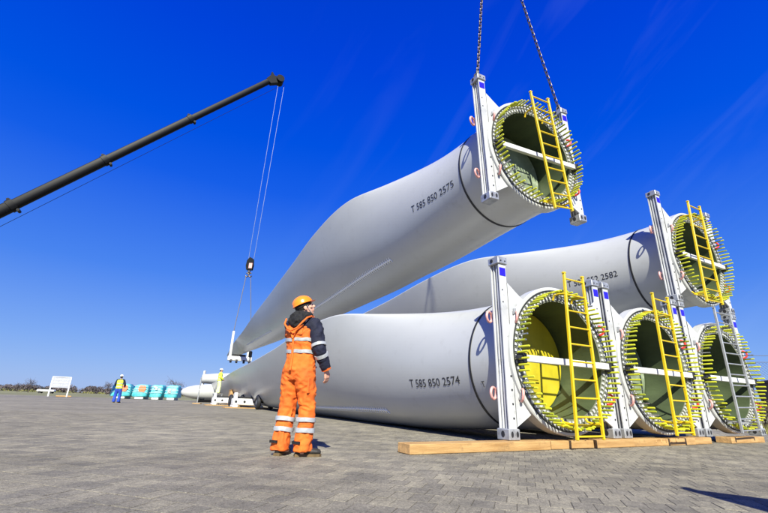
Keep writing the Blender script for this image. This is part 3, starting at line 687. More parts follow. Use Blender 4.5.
# ------------------------------------------------------------------ people
def ell_ring(c, rx, ry, n=20, tilt=0, yaw=0):
    out = []
    for k in range(n):
        a = 2*PI*k/n; p = Vector((rx*math.cos(a), ry*math.sin(a), 0)); p.rotate(Matrix.Rotation(yaw, 3, 'Z')); p.rotate(Matrix.Rotation(tilt, 3, 'X')); out.append(Vector(c)+p)
    return out
def limb_band(b, a, c, f0, f1, ra, rc, off, n=20, fl=1.0):
    a = Vector(a); c = Vector(c); t = (c-a).normalized(); P = []; r = []
    ri = lambda f: ra+(rc-ra)*f
    pts = [(f0, -.01), (f0, off), ((f0+f1)/2, off*1.1), (f1, off), (f1, -.01)]
    b.tube([a.lerp(c, f) + t*(.0005*i) for i, (f, _) in enumerate(pts)], [ri(f)+o_ for f, o_ in pts], n, r2=[(ri(f)*fl+o_) for f, o_ in pts], cap=False)
def person(loc, heading, label, pose, look, voxel=.009):
    t = thing('person', label, 'worker', loc, (0, 0, heading))
    V = Vector; fine = voxel < .012
    g = {}
    # skeleton in metres, facing +Y
    aL, aR = V(pose['footL']), V(pose['footR'])
    kL = V((aL.x*.9-.01, aL.y*.6+.03, .50)); kR = V((aR.x*.9+.01, aR.y*.6+.03, .50))
    hL, hR = V((-.095, 0, .90)), V((.095, 0, .90))
    lean = pose.get('lean', 0.0)
    ch = V((0, lean*.5, 1.30)); nk = V((0, lean*.8-.01, 1.50))
    sL, sR = V((-.185, lean*.7, 1.43)), V((.185, lean*.7, 1.43))
    eL, wL, eR, wR = [V(pose[k]) for k in ('elbL', 'wriL', 'elbR', 'wriR')]
    hc = V((0, lean+.015, 1.655)); HM = Matrix.Translation(hc) @ Matrix.Rotation(pose['turn'], 4, 'Z') @ Matrix.Rotation(pose['nod'], 4, 'X')
    # ---- body: one continuous mesh
    b = B()
    for h, k, a in ((hL, kL, aL), (hR, kR, aR)):
        b.capsule(h, k, .085, .055); b.capsule(k, V((a.x, a.y, .10)), .055, .038)
        b.capsule(V((a.x, a.y-.02, .055)), V((a.x, a.y+.10, .045)), .04, .035)
    b.loft([ell_ring((0, 0, .84), .14, .09), ell_ring((0, 0, .92), .165, .11), ell_ring((0, 0, 1.06), .14, .095), ell_ring((0, lean*.3, 1.22), .155, .11), ell_ring((0, lean*.5, 1.36), .165, .11), ell_ring((0, lean*.7, 1.44), .12, .08), ell_ring((0, lean*.75, 1.49), .055, .055)])
    b.capsule(V((0, lean*.7-.005, 1.44)), V((0, lean+.0, 1.60)), .056, .052)
    for s_, e_, w_ in ((sL, eL, wL), (sR, eR, wR)): b.capsule(s_, e_, .05, .040); b.capsule(e_, w_, .040, .027)
    # head
    b.ellipsoid((0, -.012, .035), (.075, .096, .095), HM)
    b.ellipsoid((0, .022, -.035), (.058, .070, .080), HM)
    b.ellipsoid((0, .048, -.088), (.030, .030, .026), HM)
    b.ellipsoid((0, .098, -.012), (.013, .022, .026), HM); b.ellipsoid((0, .112, -.024), (.015, .014, .012), HM)
    b.ellipsoid((0, .086, .028), (.045, .014, .012), HM)
    b.ellipsoid((0, .088, -.056), (.024, .012, .008), HM); b.ellipsoid((0, .086, -.070), (.020, .011, .007), HM)
    for sx in (-1, 1): b.ellipsoid((sx*.045, .060, -.020), (.024, .022, .022), HM); b.ellipsoid((sx*.077, -.008, -.01), (.010, .022, .034), HM)
    # hands with palm, four fingers, thumb
    for s_, wr, el, hd in ((-1, wL, eL, pose['handL']), (1, wR, eR, pose['handR'])):
        d = V(hd).normalized(); pf = V((-s_, .15, 0)); pf = (pf-d*pf.dot(d)).normalized(); sd = d.cross(pf).normalized()
        if sd.y < 0: sd = -sd      # sd points forward = thumb side
        for q in (-.027, -.009, .009, .027): b.capsule(wr+d*.01+sd*q*.7, wr+d*.085+sd*q, .016, .0135)
        for q, ln in ((.029, .070), (.0105, .080), (-.0085, .074), (-.027, .058)):
            p0 = wr+d*.09+sd*q; p1 = p0+(d*.93+pf*.36)*ln*.42; p2 = p1+(d*.75+pf*.66)*ln*.33; p3 = p2+(d*.45+pf*.88)*ln*.27
            b.capsule(p0, p1, .0095, .009, 8); b.capsule(p1, p2, .009, .0082, 8); b.capsule(p2, p3, .0082, .007, 8)
        p0 = wr+d*.03+sd*.026; p1 = p0+(d*.6+sd*.7+pf*.25).normalized()*.038; p2 = p1+(d*.92+sd*.25+pf*.3).normalized()*.032
        b.capsule(p0, p1, .013, .0105, 8); b.capsule(p1, p2, .0105, .0085, 8)
    remeshed(b, 'body', 'skin', t, .006 if fine else .016, 2)
    # eyes
    if fine:
        for sx in (-1, 1):
            e = B(); e.ellipsoid((sx*.031, .078, .010), (.0125, .010, .008), HM, 12, 8); eo = e.obj('eye', 'white', t)
            e = B(); e.ellipsoid((sx*.031, .0855, .010), (.0055, .004, .0055), HM, 10, 6); e.obj('iris', 'hair', eo)
            e = B(); e.box((sx*.033, .089, .030), (.034, .006, .005), HM); e.obj('eyebrow', 'hair', t)
    hr = B(); hr.ellipsoid((0, -.022, .03), (.082, .094, .095), HM); hr.ellipsoid((0, -.05, -.045), (.066, .055, .05), HM); hr.obj('hair', 'hair', t)
    # ---- garments
    tr = B(); RL = pose.get('bulk', 1.0)
    for h, k, a in ((hL, kL, aL), (hR, kR, aR)):
        tr.tube([V((h.x*.95, h.y-.005, .93)), V((h.x*1.05, h.y-.005, .80)), h.lerp(k, .6), k, k.lerp(V((a.x, a.y, .1)), .4), V((a.x, a.y-.005, .20)), V((a.x, a.y-.01, .085)), V((a.x, a.y-.01, .055))],
                [.115*RL, .122*RL, .108*RL, .098*RL, .095*RL, .096*RL, .102*RL, .100*RL], 22, r2=[.125*RL, .125*RL, .108*RL, .097*RL, .094*RL, .097*RL, .106*RL, .104*RL])
    tor = [(.80, .0, .175, .125), (.90, -.005, .205, .150), (1.00, -.002, .195, .140), (1.10, lean*.2, .178, .130), (1.20, lean*.35, .190, .138), (1.32, lean*.5, .205, .145), (1.41, lean*.65, .200, .135), (1.475, lean*.75, .15, .110), (1.52, lean*.8, .085, .085)]
    trs = list(tr.v), list(tr.f)
    def torso(b, k, z0=0, z1=9): 
        rr = [ell_ring((0, y, z), rx*k, ry*k, 28) for z, y, rx, ry in tor if z0 <= z <= z1]; b.loft(rr)
    if look['suit'] == 'coverall':
        torso(tr, 1.0, 0, 1.45)
        remeshed(tr, 'coverall', 'orange', t, .0095 if fine else .02, 2, .013, (9, 9, 12), 1, True)
        jk = B()
        tor2 = [(1.36, lean*.5, .205, .138), (1.42, lean*.65, .213, .140), (1.475, lean*.75, .165, .122), (1.525, lean*.8, .10, .098)]
        jk.loft([ell_ring((0, y, z), rx, ry, 28) for z, y, rx, ry in tor2])
        for s_, e_, w_, sg in ((sL, eL, wL, -1), (sR, eR, wR, 1)):
            jk.tube([s_+V((-sg*.09, 0, .015)), s_+V((-sg*.02, 0, .0)), s_.lerp(e_, .25), s_.lerp(e_, .65), e_, e_.lerp(w_, .5), e_.lerp(w_, .93)], [.085, .094, .088, .076, .072, .066, .056], 18)
        # navy flank panel of the sleeve side
        remeshed(jk, 'jacket', 'navy', t, .0095 if fine else .02, 2, .012, (9, 9, 9), 3, True)
        # back panel: orange yoke over the shoulders on the back
        yk = B(); rows = []
        for z in np.linspace(1.30, 1.475, 8):
            zz = np.interp(z, [q[0] for q in tor], range(len(tor))); i = int(min(zz, len(tor)-2)); f = zz-i
            y = tor[i][1]*(1-f)+tor[i+1][1]*f; rx = tor[i][2]*(1-f)+tor[i+1][2]*f; ry = tor[i][3]*(1-f)+tor[i+1][3]*f
            rows.append([V((rx*1.10*math.cos(a)-.01, y+(ry*1.10)*math.sin(a), z)) for a in np.linspace(R(186), R(302), 24)])
        vs = [p for r_ in rows for p in r_]; k = len(vs); vs2 = [V((p.x*.93, p.y*.93, p.z)) for p in vs]; fs = []
        for j in range(7):
            for i in range(23): fs.append((j*24+i, j*24+i+1, (j+1)*24+i+1, (j+1)*24+i)); fs.append((k+j*24+i, k+(j+1)*24+i, k+(j+1)*24+i+1, k+j*24+i+1))
        bd_ = [i for i in range(24)]+[j*24+23 for j in range(1, 8)]+[7*24+i for i in range(22, -1, -1)]+[j*24 for j in range(6, 0, -1)]
        for i in range(len(bd_)): a, c = bd_[i], bd_[(i+1) % len(bd_)]; fs.append((a, k+a, k+c, c))
        yk.add(vs+vs2, fs); remeshed(yk, 'back_yoke', 'orange', t, .0075 if fine else .02, 2, .006, (7, 7, 6), 4, True)
        # braces and seams on the back
        sm = B()
        for pth in ([(-.10, 1.45), (-.03, 1.33), (0, 1.26)], [(.10, 1.45), (.03, 1.33), (0, 1.26)], [(0, 1.26), (0, 1.05), (0, .9)]):
            P_ = []
            for x, z in pth:
                zz = np.interp(z, [q[0] for q in tor], range(len(tor))); i = int(min(zz, len(tor)-2)); f = zz-i; ry = tor[i][3]*(1-f)+tor[i+1][3]*f; rx = tor[i][2]*(1-f)+tor[i+1][2]*f; y = tor[i][1]*(1-f)+tor[i+1][1]*f
                P_.append((x, y-ry*1.12*math.sqrt(max(0, 1-(x/rx)**2)) - .004, z))
            sm.tube(P_, .016, 8, r2=.006)
        sm.obj('braces', 'orange', t)
        # hood
        hd = B(); hd.torus((0, lean*.8-.035, 1.535), .085, .050, 'z', 22, 12); hd.ellipsoid((0, lean-.115, 1.475), (.120, .060, .095)); hd.ellipsoid((0, lean-.095, 1.53), (.10, .06, .055))
        remeshed(hd, 'hood', 'black', t, .009, 1, .016, (11, 11, 10), 5, True)
        cl = B(); cl.torus((0, lean*.8+.02, 1.525), .105, .024, 'z', 26, 8); cl.ellipsoid((.02, lean+.10, 1.545), (.07, .03, .045)); remeshed(cl, 'collar', 'orange', t, .008, 1, .003)
        pp = B(); pp.tube([V((-.15, lean-.13, 1.50)), V((-.13, lean-.175, 1.43)), V((-.06, lean-.19, 1.365)), V((.0, lean-.195, 1.345)), V((.07, lean-.19, 1.37)), V((.13, lean-.17, 1.44)), V((.155, lean-.12, 1.50)), V((.14, lean-.02, 1.535))], .011, 8); pp.obj('hood_edge', 'orange', t)
        # reflective bands
        bd2 = B()
        for z0, z1 in ((1.23, 1.268), (1.095, 1.135)):
            rr = []
            for z, k in ((z0, .98), (z0, 1.075), ((z0+z1)/2, 1.085), (z1, 1.075), (z1, .98)):
                zz = np.interp(z, [q[0] for q in tor], range(len(tor))); i = int(min(zz, len(tor)-2)); f = zz-i
                y = tor[i][1]*(1-f)+tor[i+1][1]*f; rx = tor[i][2]*(1-f)+tor[i+1][2]*f; ry = tor[i][3]*(1-f)+tor[i+1][3]*f
                ring = ell_ring((0, y, z), rx*k+.003, ry*k+.003, 60); 
                for p in ring: p.z += .010*noise.noise(V((p.x*14, p.y*14, 2))); p.x *= 1+.02*noise.noise(p*22); p.y *= 1+.03*noise.noise(p*22)
                rr.append(ring)
            bd2 = B(); bd2.loft(rr, cap=False); bd2.obj('reflective_band', 'tape', t)
        for k, a in ((kL, aL), (kR, aR)):
            A_ = V((k.x, k.y, .50)); C_ = V((a.x, a.y-.005, .10))
            for z0, z1 in ((.355, .398), (.245, .290)):
                b2 = B(); f0 = (.5-z1)/.4; f1 = (.5-z0)/.4; limb_band(b2, A_, C_, f0, f1, .100*RL, .101*RL, .015, 28); 
                for i_, p in enumerate(b2.v): 
                    p = V(p); q = noise.noise(p*18); b2.v[i_] = (p.x+.006*q, p.y+.006*q, p.z+.006*noise.noise(V((p.x*12, p.y*12, 0))))
                b2.obj('reflective_band', 'tape', t)
            b2 = B(); b2.box((a.x-.012, a.y-.118, .145), (.105, .012, .028)); b2.obj('hem_tab', 'black', t, False)
        for s_, e_, w_ in ((sL, eL, wL), (sR, eR, wR)):
            b2 = B(); limb_band(b2, s_, e_, .80, .91, .089, .075, .012, 24); b2.obj('reflective_band', 'tape', t)
            b2 = B(); limb_band(b2, e_, w_, .24, .38, .070, .060, .012, 24); b2.obj('reflective_band', 'tape', t)
            b2 = B(); limb_band(b2, e_, w_, .80, .97, .064, .052, .005, 24); b2.obj('cuff', 'orange', t)
        pk = B(); pk.bevbox((.205*RL, -.03, .74), (.02, .09, .17), .006); pk.obj('side_pocket', 'orange', t)
    else:
        remeshed(tr, 'trousers', look['trousers'], t, .02, 2, .008, (7, 7, 6), 1)
        jk = B(); torso(jk, .97, .86, 9)
        for s_, e_, w_, sg in ((sL, eL, wL, -1), (sR, eR, wR, 1)):
            jk.tube([s_+V((-sg*.09, 0, .015)), s_, s_.lerp(e_, .5), e_, e_.lerp(w_, .5), e_.lerp(w_, .95)], [.085, .09, .08, .07, .064, .055], 16)
        remeshed(jk, 'jacket', look['sleeves'], t, .02, 2, .006, (8, 8, 7), 2)
        vs_ = B(); torso(vs_, 1.08, .88, 1.48); remeshed(vs_, 'vest', 'lime', t, .02, 2, .006, (8, 8, 7), 3)
        for z0, z1 in ((1.0, 1.05), (1.2, 1.25)):
            b2 = B(); b2.loft([ell_ring((0, lean*.3, z), .215, .16, 28) for z in (z0, z1)], cap=False); b2.obj('reflective_band', 'tape', t)
    # boots
    for a, yw in ((aL, pose['toeL']), (aR, pose['toeR'])):
        Mx = Matrix.Translation((a.x, a.y, 0)) @ Matrix.Rotation(yw, 4, 'Z')
        b2 = B(); b2.tube([Mx @ V(q) for q in ((0, -.085, .06), (0, -.06, .06), (0, .0, .058), (0, .08, .052), (0, .15, .048), (0, .185, .045), (0, .20, .043))], [.03, .045, .048, .053, .053, .042, .015], 16, r2=[.035, .045, .045, .040, .033, .028, .012])
        b2.capsule(Mx @ V((0, -.02, .07)), Mx @ V((0, -.03, .17)), .052, .055); bo = remeshed(b2, 'boot', 'boot', t, .008 if fine else .02, 2)
        sp = [(-.036, -.09), (.036, -.09), (.042, -.03), (.040, .04), (.054, .11), (.046, .175), (.02, .205), (-.02, .205), (-.046, .175), (-.054, .11), (-.040, .04), (-.042, -.03)]
        b2 = B(); b2.prism(sp, 'z', .0, .028, Mx); b2.obj('sole', 'sole', bo, False)
    # helmet: dome, brim, peak, ridge, band
    hm = B(); rings = []
    for j in range(9):
        ph = PI/2*j/8; rings.append([HM @ V((.103*math.cos(ph)**.8*math.cos(a) if j < 8 else .006*math.cos(a), -.012+(.124*math.cos(ph)**.8*math.sin(a) if j < 8 else .006*math.sin(a)), .055+.095*math.sin(ph))) for a in [2*PI*k/28 for k in range(28)]])
    brim = [HM @ V((.113*math.cos(a), -.012+.132*math.sin(a)+(.035*max(0, math.sin(a))**2), .046)) for a in [2*PI*k/28 for k in range(28)]]
    brim2 = [HM @ V((.100*math.cos(a), -.012+.118*math.sin(a), .044)) for a in [2*PI*k/28 for k in range(28)]]
    hm.loft([brim2, brim]+rings); ho = hm.obj('helmet', look['helmet'], t, True, 50)
    if fine:
        rg = B(); rg.tube([HM @ V((0, -.012+.118*math.sin(a), .058+.094*math.cos(a))) for a in np.linspace(-1.25, 1.25, 14)], .012, 8, r2=.006); rg.obj('helmet_ridge', look['helmet'], ho)
        rg = B(); rg.loft([[HM @ V((.090*math.cos(a), -.014+.106*math.sin(a), z)) for a in [2*PI*k/24 for k in range(24)]] for z in (.012, .048)], cap=False); rg.obj('helmet_band', 'black', ho)
        rg = B(); rg.tube([HM @ V(q) for q in ((.079, .02, .04), (.078, .028, -.03), (.045, .045, -.10), (0, .05, -.116))], .0035, 6); rg.obj('chin_strap', 'tape', ho)
    return t
poseA = dict(footL=(-.135, -.03, .09), footR=(.125, .035, .09), toeL=R(14), toeR=R(-44), elbL=(-.215, .13, 1.20), wriL=(-.10, .32, 1.10), elbR=(.275, -.02, 1.15), wriR=(.30, .12, .92), handL=(.1, .35, -1), handR=(.0, .22, -1), turn=R(-47), nod=R(26), lean=-.02, bulk=.96)
person((-.95, 5.0, 0), R(-28), 'worker in orange coverall and orange helmet seen from behind, watching the lifted blade', poseA, dict(suit='coverall', helmet='helmet'))
poseF = dict(footL=(-.14, -.02, .09), footR=(.13, .02, .09), toeL=R(15), toeR=R(-15), elbL=(-.30, .02, 1.17), wriL=(-.24, .18, 1.02), elbR=(.31, .0, 1.17), wriR=(.27, .18, 1.0), handL=(.3, .6, -.6), handR=(-.3, .6, -.6), turn=0, nod=0, lean=0, bulk=1.0)
person((-17.55, 29.2, 0), R(10), 'far worker in yellow vest, blue trousers and white helmet walking on the empty yard', poseF, dict(suit='vest', helmet='whelmet', trousers='trblue', sleeves='navy'), .02)
poseG = dict(poseF)
person((-12.0, 32.2, .80), R(-60), 'far worker in lime yellow jacket and white helmet standing beside the blade tips', poseG, dict(suit='vest', helmet='whelmet', trousers='limepale', sleeves='lime'), .02)

# ------------------------------------------------------------------ blade supports near the tips
def cradle(p, label, h=.62, w=1.7, rz=YAW):
    t = thing('blade_cradle', label, 'blade support', (p[0], p[1], 0), (0, 0, rz), 'white supports under the blade tips')
    b = B(); b.bevbox((0, 0, .34), (w, .6, .36), .04); b.obj('base_beam', 'white', t, False)
    for sx in (-1, 1):
        b = B(); b.bevbox((sx*w*.42, 0, .10), (.3, .9, .14), .03); b.obj('foot', 'white', t, False)
        b = B(); b.bevbox((sx*w*.40, 0, h+.05), (.18, .4, h-.28), .03); b.obj('upright', 'white', t, False)
    b = B(); b.bevbox((0, 0, h-.04), (w*.6, .5, .1), .02); b.obj('pad', 'rubber', t, False)
    for sx in (-.5, -.15, .25): 
        b = B(); b.tube([(sx*w*.8, -.31, .35), (sx*w*.8, -.303, .35)], .07, 12); b.obj('lock_hole', 'rubber', t)
    b = B(); b.bevbox((0, 0, .015), (w*1.5, 1.1, .05), .01); b.obj('timber_mat', 'wood', t, False)
    return t
cradle((-11.1, 31.3), 'white steel blade support under the feet of the lime yellow worker')
cradle((-7.75, 25.6), 'white steel blade support nearer the orange worker, under the long grey blade')
b = thing('step_platform', 'small steel step platform on which the lime yellow worker stands', 'platform', (-12.0, 32.2, 0), (0, 0, R(-60)))
q = B(); q.bevbox((0, 0, .77), (.9, .6, .05), .01); q.obj('deck', 'galv', b, False)
for sx in (-1, 1):
    for sy in (-1, 1): q = B(); q.box((sx*.38, sy*.24, .37), (.05, .05, .74)); q.obj('leg', 'galv', b, False)
t = thing('marker_post', 'thin grey post standing left of the lime yellow worker', 'post', (-14.4, 34.6, 0))
q = B(); q.tube([(0, 0, .04), (0, 0, 2.0)], .045, 8); q.obj('pole', 'alu', t); q = B(); q.bevbox((0, 0, .03), (.6, .4, .06), .01); q.obj('base_plate', 'wood', t, False)
t = thing('box', 'brown wooden box below the grey blade behind the white support', 'wooden box', (-10.9, 32.9, 0), (0, 0, .5))
q = B(); q.bevbox((0, 0, .55), (.9, .7, 1.0), .02); q.obj('carton', 'woodend', t, False); q = B(); q.bevbox((0, 0, 1.07), (.94, .74, .05), .01); q.obj('lid', 'wood', t, False)
for k, (x, y) in enumerate(((-9.3, 28.4), (-6.2, 23.6))):
    t = thing('wheel_unit', ('dark pair of wheels behind the far white support', 'dark pair of wheels under the blade right of the near white support')[k], 'wheels', (x, y, 0), (0, 0, YAW), 'dark wheels under the blades')
    for sx in (-.35, .35):
        q = B(); q.torus((sx, 0, .38), .26, .12, 'x', 20, 10); q.obj('tyre', 'rubber', t); q = B(); q.tube([(sx-.06, 0, .38), (sx+.06, 0, .38)], .17, 14); q.obj('rim', 'galv', t)
    q = B(); q.bevbox((0, 0, .38), (.8, .12, .12), .02); q.obj('axle', 'boom', t, False)

# far blade noses lying beyond
def nose(p0, p1, r0, r1, label, zs=1.0, L0=.5, blunt=False):
    p0 = Vector(p0); p1 = Vector(p1); d = p1-p0; t = thing('stored_blade', label, 'turbine blade', (p0.x, p0.y, p0.z), (0, 0, 0), 'stored blades behind the tips')
    b = B(); P_ = []; r = []
    prof = [(0, .62), (.01, .70), (.03, .74), (.12, .88)] if blunt else [(0, .12), (.01, .36), (.04, .60), (.09, .80), (.17, .94), (.26, .99)]
    prof += [(.35, 1.0), (.6, .92), (.8, .8), (1, .65)]
    for f, q in prof: P_.append(d*f); r.append(r0*q)
    b.tube(P_, r, 28, r2=[q*zs for q in r]); b.obj('shell', 'gel', t)
    if blunt:
        b = B(); q = d*.015; b.bevbox((q.x, q.y, 0), (.18, .3, 2.2*r0), .03); b.obj('end_frame', 'white', t, False)
    return t
nose((-19.9, 43.5, .93), (-8, 50, 1.25), .90, .8, 'white rounded blade nose lying low on the ground at the far edge of the stack', .92)
nose((-19.3, 46.5, 2.35), (-8, 52, 2.9), .78, .7, 'white blade end resting above the low rounded blade nose', .85, blunt=True)
t = thing('blade_rest', 'dark low rest under the rounded blade nose', 'blade support', (-17.2, 44.6, 0), (0, 0, .5))
q = B(); q.bevbox((0, 0, .12), (2.6, .9, .24), .03); q.obj('beam', 'boom', t, False)
q = B(); q.bevbox((0, 0, .3), (1.4, .7, .14), .03); q.obj('pad', 'rubber', t, False)
t = thing('stacking_stand', 'white stand carrying the upper stored blade end', 'blade support', (-14.9, 48.0, 0), (0, 0, .5))
for sx in (-.9, .9): q = B(); q.bevbox((sx, 0, .95), (.15, .2, 1.9), .02); q.obj('leg', 'white', t, False)
q = B(); q.bevbox((0, 0, 1.75), (1.9, .3, .2), .02); q.obj('top_beam', 'white', t, False)

# ------------------------------------------------------------------ teal wrapped cargo
def wrapped(p, w, label, patch=None, rz=0.0, seed=0, h=1.95):
    t = thing('wrapped_cargo', label, 'wrapped cargo', (p[0], p[1], 0), (0, 0, rz), 'teal wrapped cargo in a row')
    b = B(); rings = []
    for z, k in ((.28, .98), (.4, 1.03), (.9, 1.0), (1.4, .88), (h-.12, .80), (h, .66)):
        pts = []
        for i in range(28):
            a = 2*PI*i/28; ca_, sa_ = math.cos(a), math.sin(a); q = .30
            x = w/2*k*math.copysign(abs(ca_)**q, ca_); y = 1.3*k*math.copysign(abs(sa_)**q, sa_)
            n_ = noise.noise(Vector((x*1.5+seed*9, y*1.5, z*2)))*.10
            pts.append((x*(1+n_), y*(1+n_), z+n_*.6))
        rings.append(pts)
    b.loft(rings); b.obj('tarpaulin', 'teal', t, True, 60)
    b = B(); b.bevbox((0, 0, .16), (w*.55, 2.5, .3), .04); b.obj('skid', 'white', t, False)
    rnd = random.Random(seed)
    if patch:
        b = B(); b.prism([(-.45*w*.5, -.0), (-.30*w*.5, -.35), (.35*w*.5, -.38), (.55*w*.5, .0), (.42*w*.5, .38), (-.3*w*.5, .40)], 'y', -.02, .02); o = b.obj('panel', patch, t, False); o.location = (0.08*w, -1.31, 1.2); o.rotation_euler = (-.10, 0, 0)
    for k in range(3):
        b = B(); z = .8+.35*k; b.tube([(-w*.49, -1.33+.02*k, z+rnd.uniform(-.08, .08)), (0, -1.36+.03*k, z+rnd.uniform(-.1, .1)), (w*.49, -1.33+.02*k, z+rnd.uniform(-.08, .08))], .022, 5); b.obj('lashing', 'tealw', t)
    if seed in (3, 4):
        for k in range(3): b = B(); x = rnd.uniform(-.4, .4); z = rnd.uniform(.8, 1.5); b.prism([(x-.12, z-.1), (x+.1, z-.12), (x+.16, z+.07), (x-.05, z+.1)], 'y', -1.37, -1.345); b.obj('label_sheet', 'tealw', t, False)
    return t
for (xa, xb, yb, lab, pt) in ((112, 133, 398.2, 'teal wrapped cargo half hidden behind the vest worker', 'orpatch'), (134.5, 150.5, 399.2, 'teal wrapped cargo with a large orange red panel on its front', 'orpatch'),
                              (152, 165.2, 399.6, 'teal wrapped cargo with small pale patches, third in the row', None), (167.2, 181, 400.4, 'teal wrapped cargo at the right end of the row, beside the blade nose', None)):
    a = px((xa+xb)/2, yb, 10); s_ = (0-CAMH)/(a.z-CAMH); Yg = 52.0
    A_ = px(xa, yb, Yg); C_ = px(xb, yb, Yg); wrapped(((A_.x+C_.x)/2-.9, Yg+1.4), (C_.x-A_.x)*.90, lab, pt, .25, {112: 1, 134.5: 2, 152: 3, 167.2: 4}[xa], 1.7)

# sign board on the left
t = thing('sign_board', 'white board with faint lettering on two leaning legs at the yard edge', 'sign board', (-37.6, 51.0, 0), (R(-14), 0, R(38)))
w_ = 1.75
for sx in (-1, 1): q = B(); q.bevbox((sx*w_/2, 0, 1.15), (.14, .12, 2.3), .02); q.obj('leg', 'white', t, False)
q = B(); q.bevbox((0, -.02, 1.62), (w_-.1, .07, 1.2), .02); q.obj('board', 'alu', t, False)
q = B(); q.bevbox((0, -.03, 2.28), (w_+.1, .1, .09), .02); q.obj('top_rail', 'white', t, False)
for r_ in range(3):
    q = B()
    for k in range(6): q.box((-.60+.24*k, -.06, 1.98-.33*r_), (.18, .008, .12))
    q.obj('faded_line', 'tealw', t, False)['kind'] = 'stuff'
q = B(); q.bevbox((.6, .3, .09), (1.5, .6, .14), .04); q.obj('rubble_base', 'woodend', t, False)

# ------------------------------------------------------------------ far wood, single trees, fields
def twig_cloud(b, c, rx, rz, n, rnd, size=.5, ry=None, shape=.6):
    ry = ry or rx
    for _ in range(n):
        while True:
            p = Vector((rnd.uniform(-1, 1), rnd.uniform(-1, 1), rnd.uniform(-1, 1)))
            if p.length < 1: break
        q = Vector((c[0]+p.x*rx, c[1]+p.y*ry, c[2]+p.z*rz)); s = size*rnd.uniform(.5, 1.3)
        d1 = Vector((rnd.gauss(0, 1), rnd.gauss(0, 1), rnd.gauss(0, 1))).normalized()*s; d2 = Vector((rnd.gauss(0, 1), rnd.gauss(0, 1), rnd.gauss(0, 1))).normalized()*s*shape
        b.add([q-d1, q+d2*.5, q+d1, q-d2*.5], [(0, 1, 2, 3)])
def quick(b, name, m, parent=None):
    me = bpy.data.meshes.new(name); me.from_pydata(b.v, [], b.f); me.update(); me.materials.append(M[m]); return link(name, me, parent)
rnd = random.Random(3)
wb = B()
for k in range(170):
    x = -430+k*2.9; y = 330+rnd.uniform(-25, 30); h = rnd.uniform(4.2, 6.4)*(1+.25*noise.noise(Vector((k*.12, 0, 0))))
    twig_cloud(wb, (x, y, h*.40-.4), rnd.uniform(3, 6), h*.50, 300, rnd, 1.1)
for k in range(90):
    x = 60+k*5.5; y = 320+rnd.uniform(-25, 30); h = rnd.uniform(4, 6.5); twig_cloud(wb, (x, y, h*.40-.4), rnd.uniform(4, 7), h*.52, 160, rnd, 1.2)
o = quick(wb, 'far_wood', 'twig'); o['kind'] = 'stuff'
lb = B()
for k in range(120):
    x = -330+k*2.2; twig_cloud(lb, (x, 200+rnd.uniform(-4, 4), .5), 1.6, rnd.uniform(.4, .9), 22, rnd, .4)
o = quick(lb, 'hedge_line', 'grass'); o['kind'] = 'stuff'
def tree(x, y, h, w, label, seed, leafm='twig', nl=420, lsz=.32):
    rnd = random.Random(seed); t = thing('bare_tree', label, 'tree', (x, y, -.05), (0, 0, rnd.uniform(0, 6)))
    b = B(); b.tube([(0, 0, 0), (.1, 0, h*.3), (.05, .1, h*.55), (0, 0, h*.9)], [h*.03, h*.024, h*.016, h*.004], 7)
    for k in range(16):
        z = h*rnd.uniform(.25, .75); a = rnd.uniform(0, 6.3); ln = w*rnd.uniform(.5, .95); b.tube([(0.05, .05, z), (math.cos(a)*ln*.5, math.sin(a)*ln*.5, z+ln*.35), (math.cos(a)*ln, math.sin(a)*ln, z+ln*.8)], [h*.010, h*.007, h*.002], 5)
    b.obj('trunk', 'bark', t)
    c = B()
    for k in range(12):
        a = rnd.uniform(0, 6.3); q = rnd.uniform(0, .65)*w; twig_cloud(c, (math.cos(a)*q, math.sin(a)*q, h*rnd.uniform(.45, .85)), w*.38, h*.16, nl//12, rnd, lsz, shape=.25)
    quick(c, 'crown', leafm, t); return t
def at_px(x, Y): q = px(x, 392, Y); return q.x, q.y
x, y = at_px(28, 150); tree(x, y, 4.7, 2.3, 'round bare tree rising above the far wood at the left edge', 11)
x, y = at_px(17, 150); tree(x, y, 3.3, 2.0, 'low dark bush left of the round bare tree', 12)
x, y = at_px(107, 150); tree(x, y, 4.6, 1.8, 'bare tree just left of the vest worker above the wood', 13)
x, y = at_px(174, 120); tree(x, y, 4.8, 3.0, 'bare spreading tree behind the right teal wrapped cargo', 14)
t = thing('parked_car', 'small white car far away beyond the yard, right of the round bare tree', 'car', (*at_px(46, 130), -.05), (0, 0, .3))
q = B(); q.bevbox((0, 0, .75), (4.4, 1.8, .65), .15); q.obj('body', 'white', t); q = B(); q.box((0, 0, 1.3), (2.4, 1.6, .5), None, (.8, .85)); q.obj('cabin', 'boom', t, False)
for sx in (-1.4, 1.4):
    for sy in (-.85, .85): q = B(); q.tube([(sx, sy-.1, .33), (sx, sy+.1, .33)], .33, 12); q.obj('wheel', 'rubber', t)

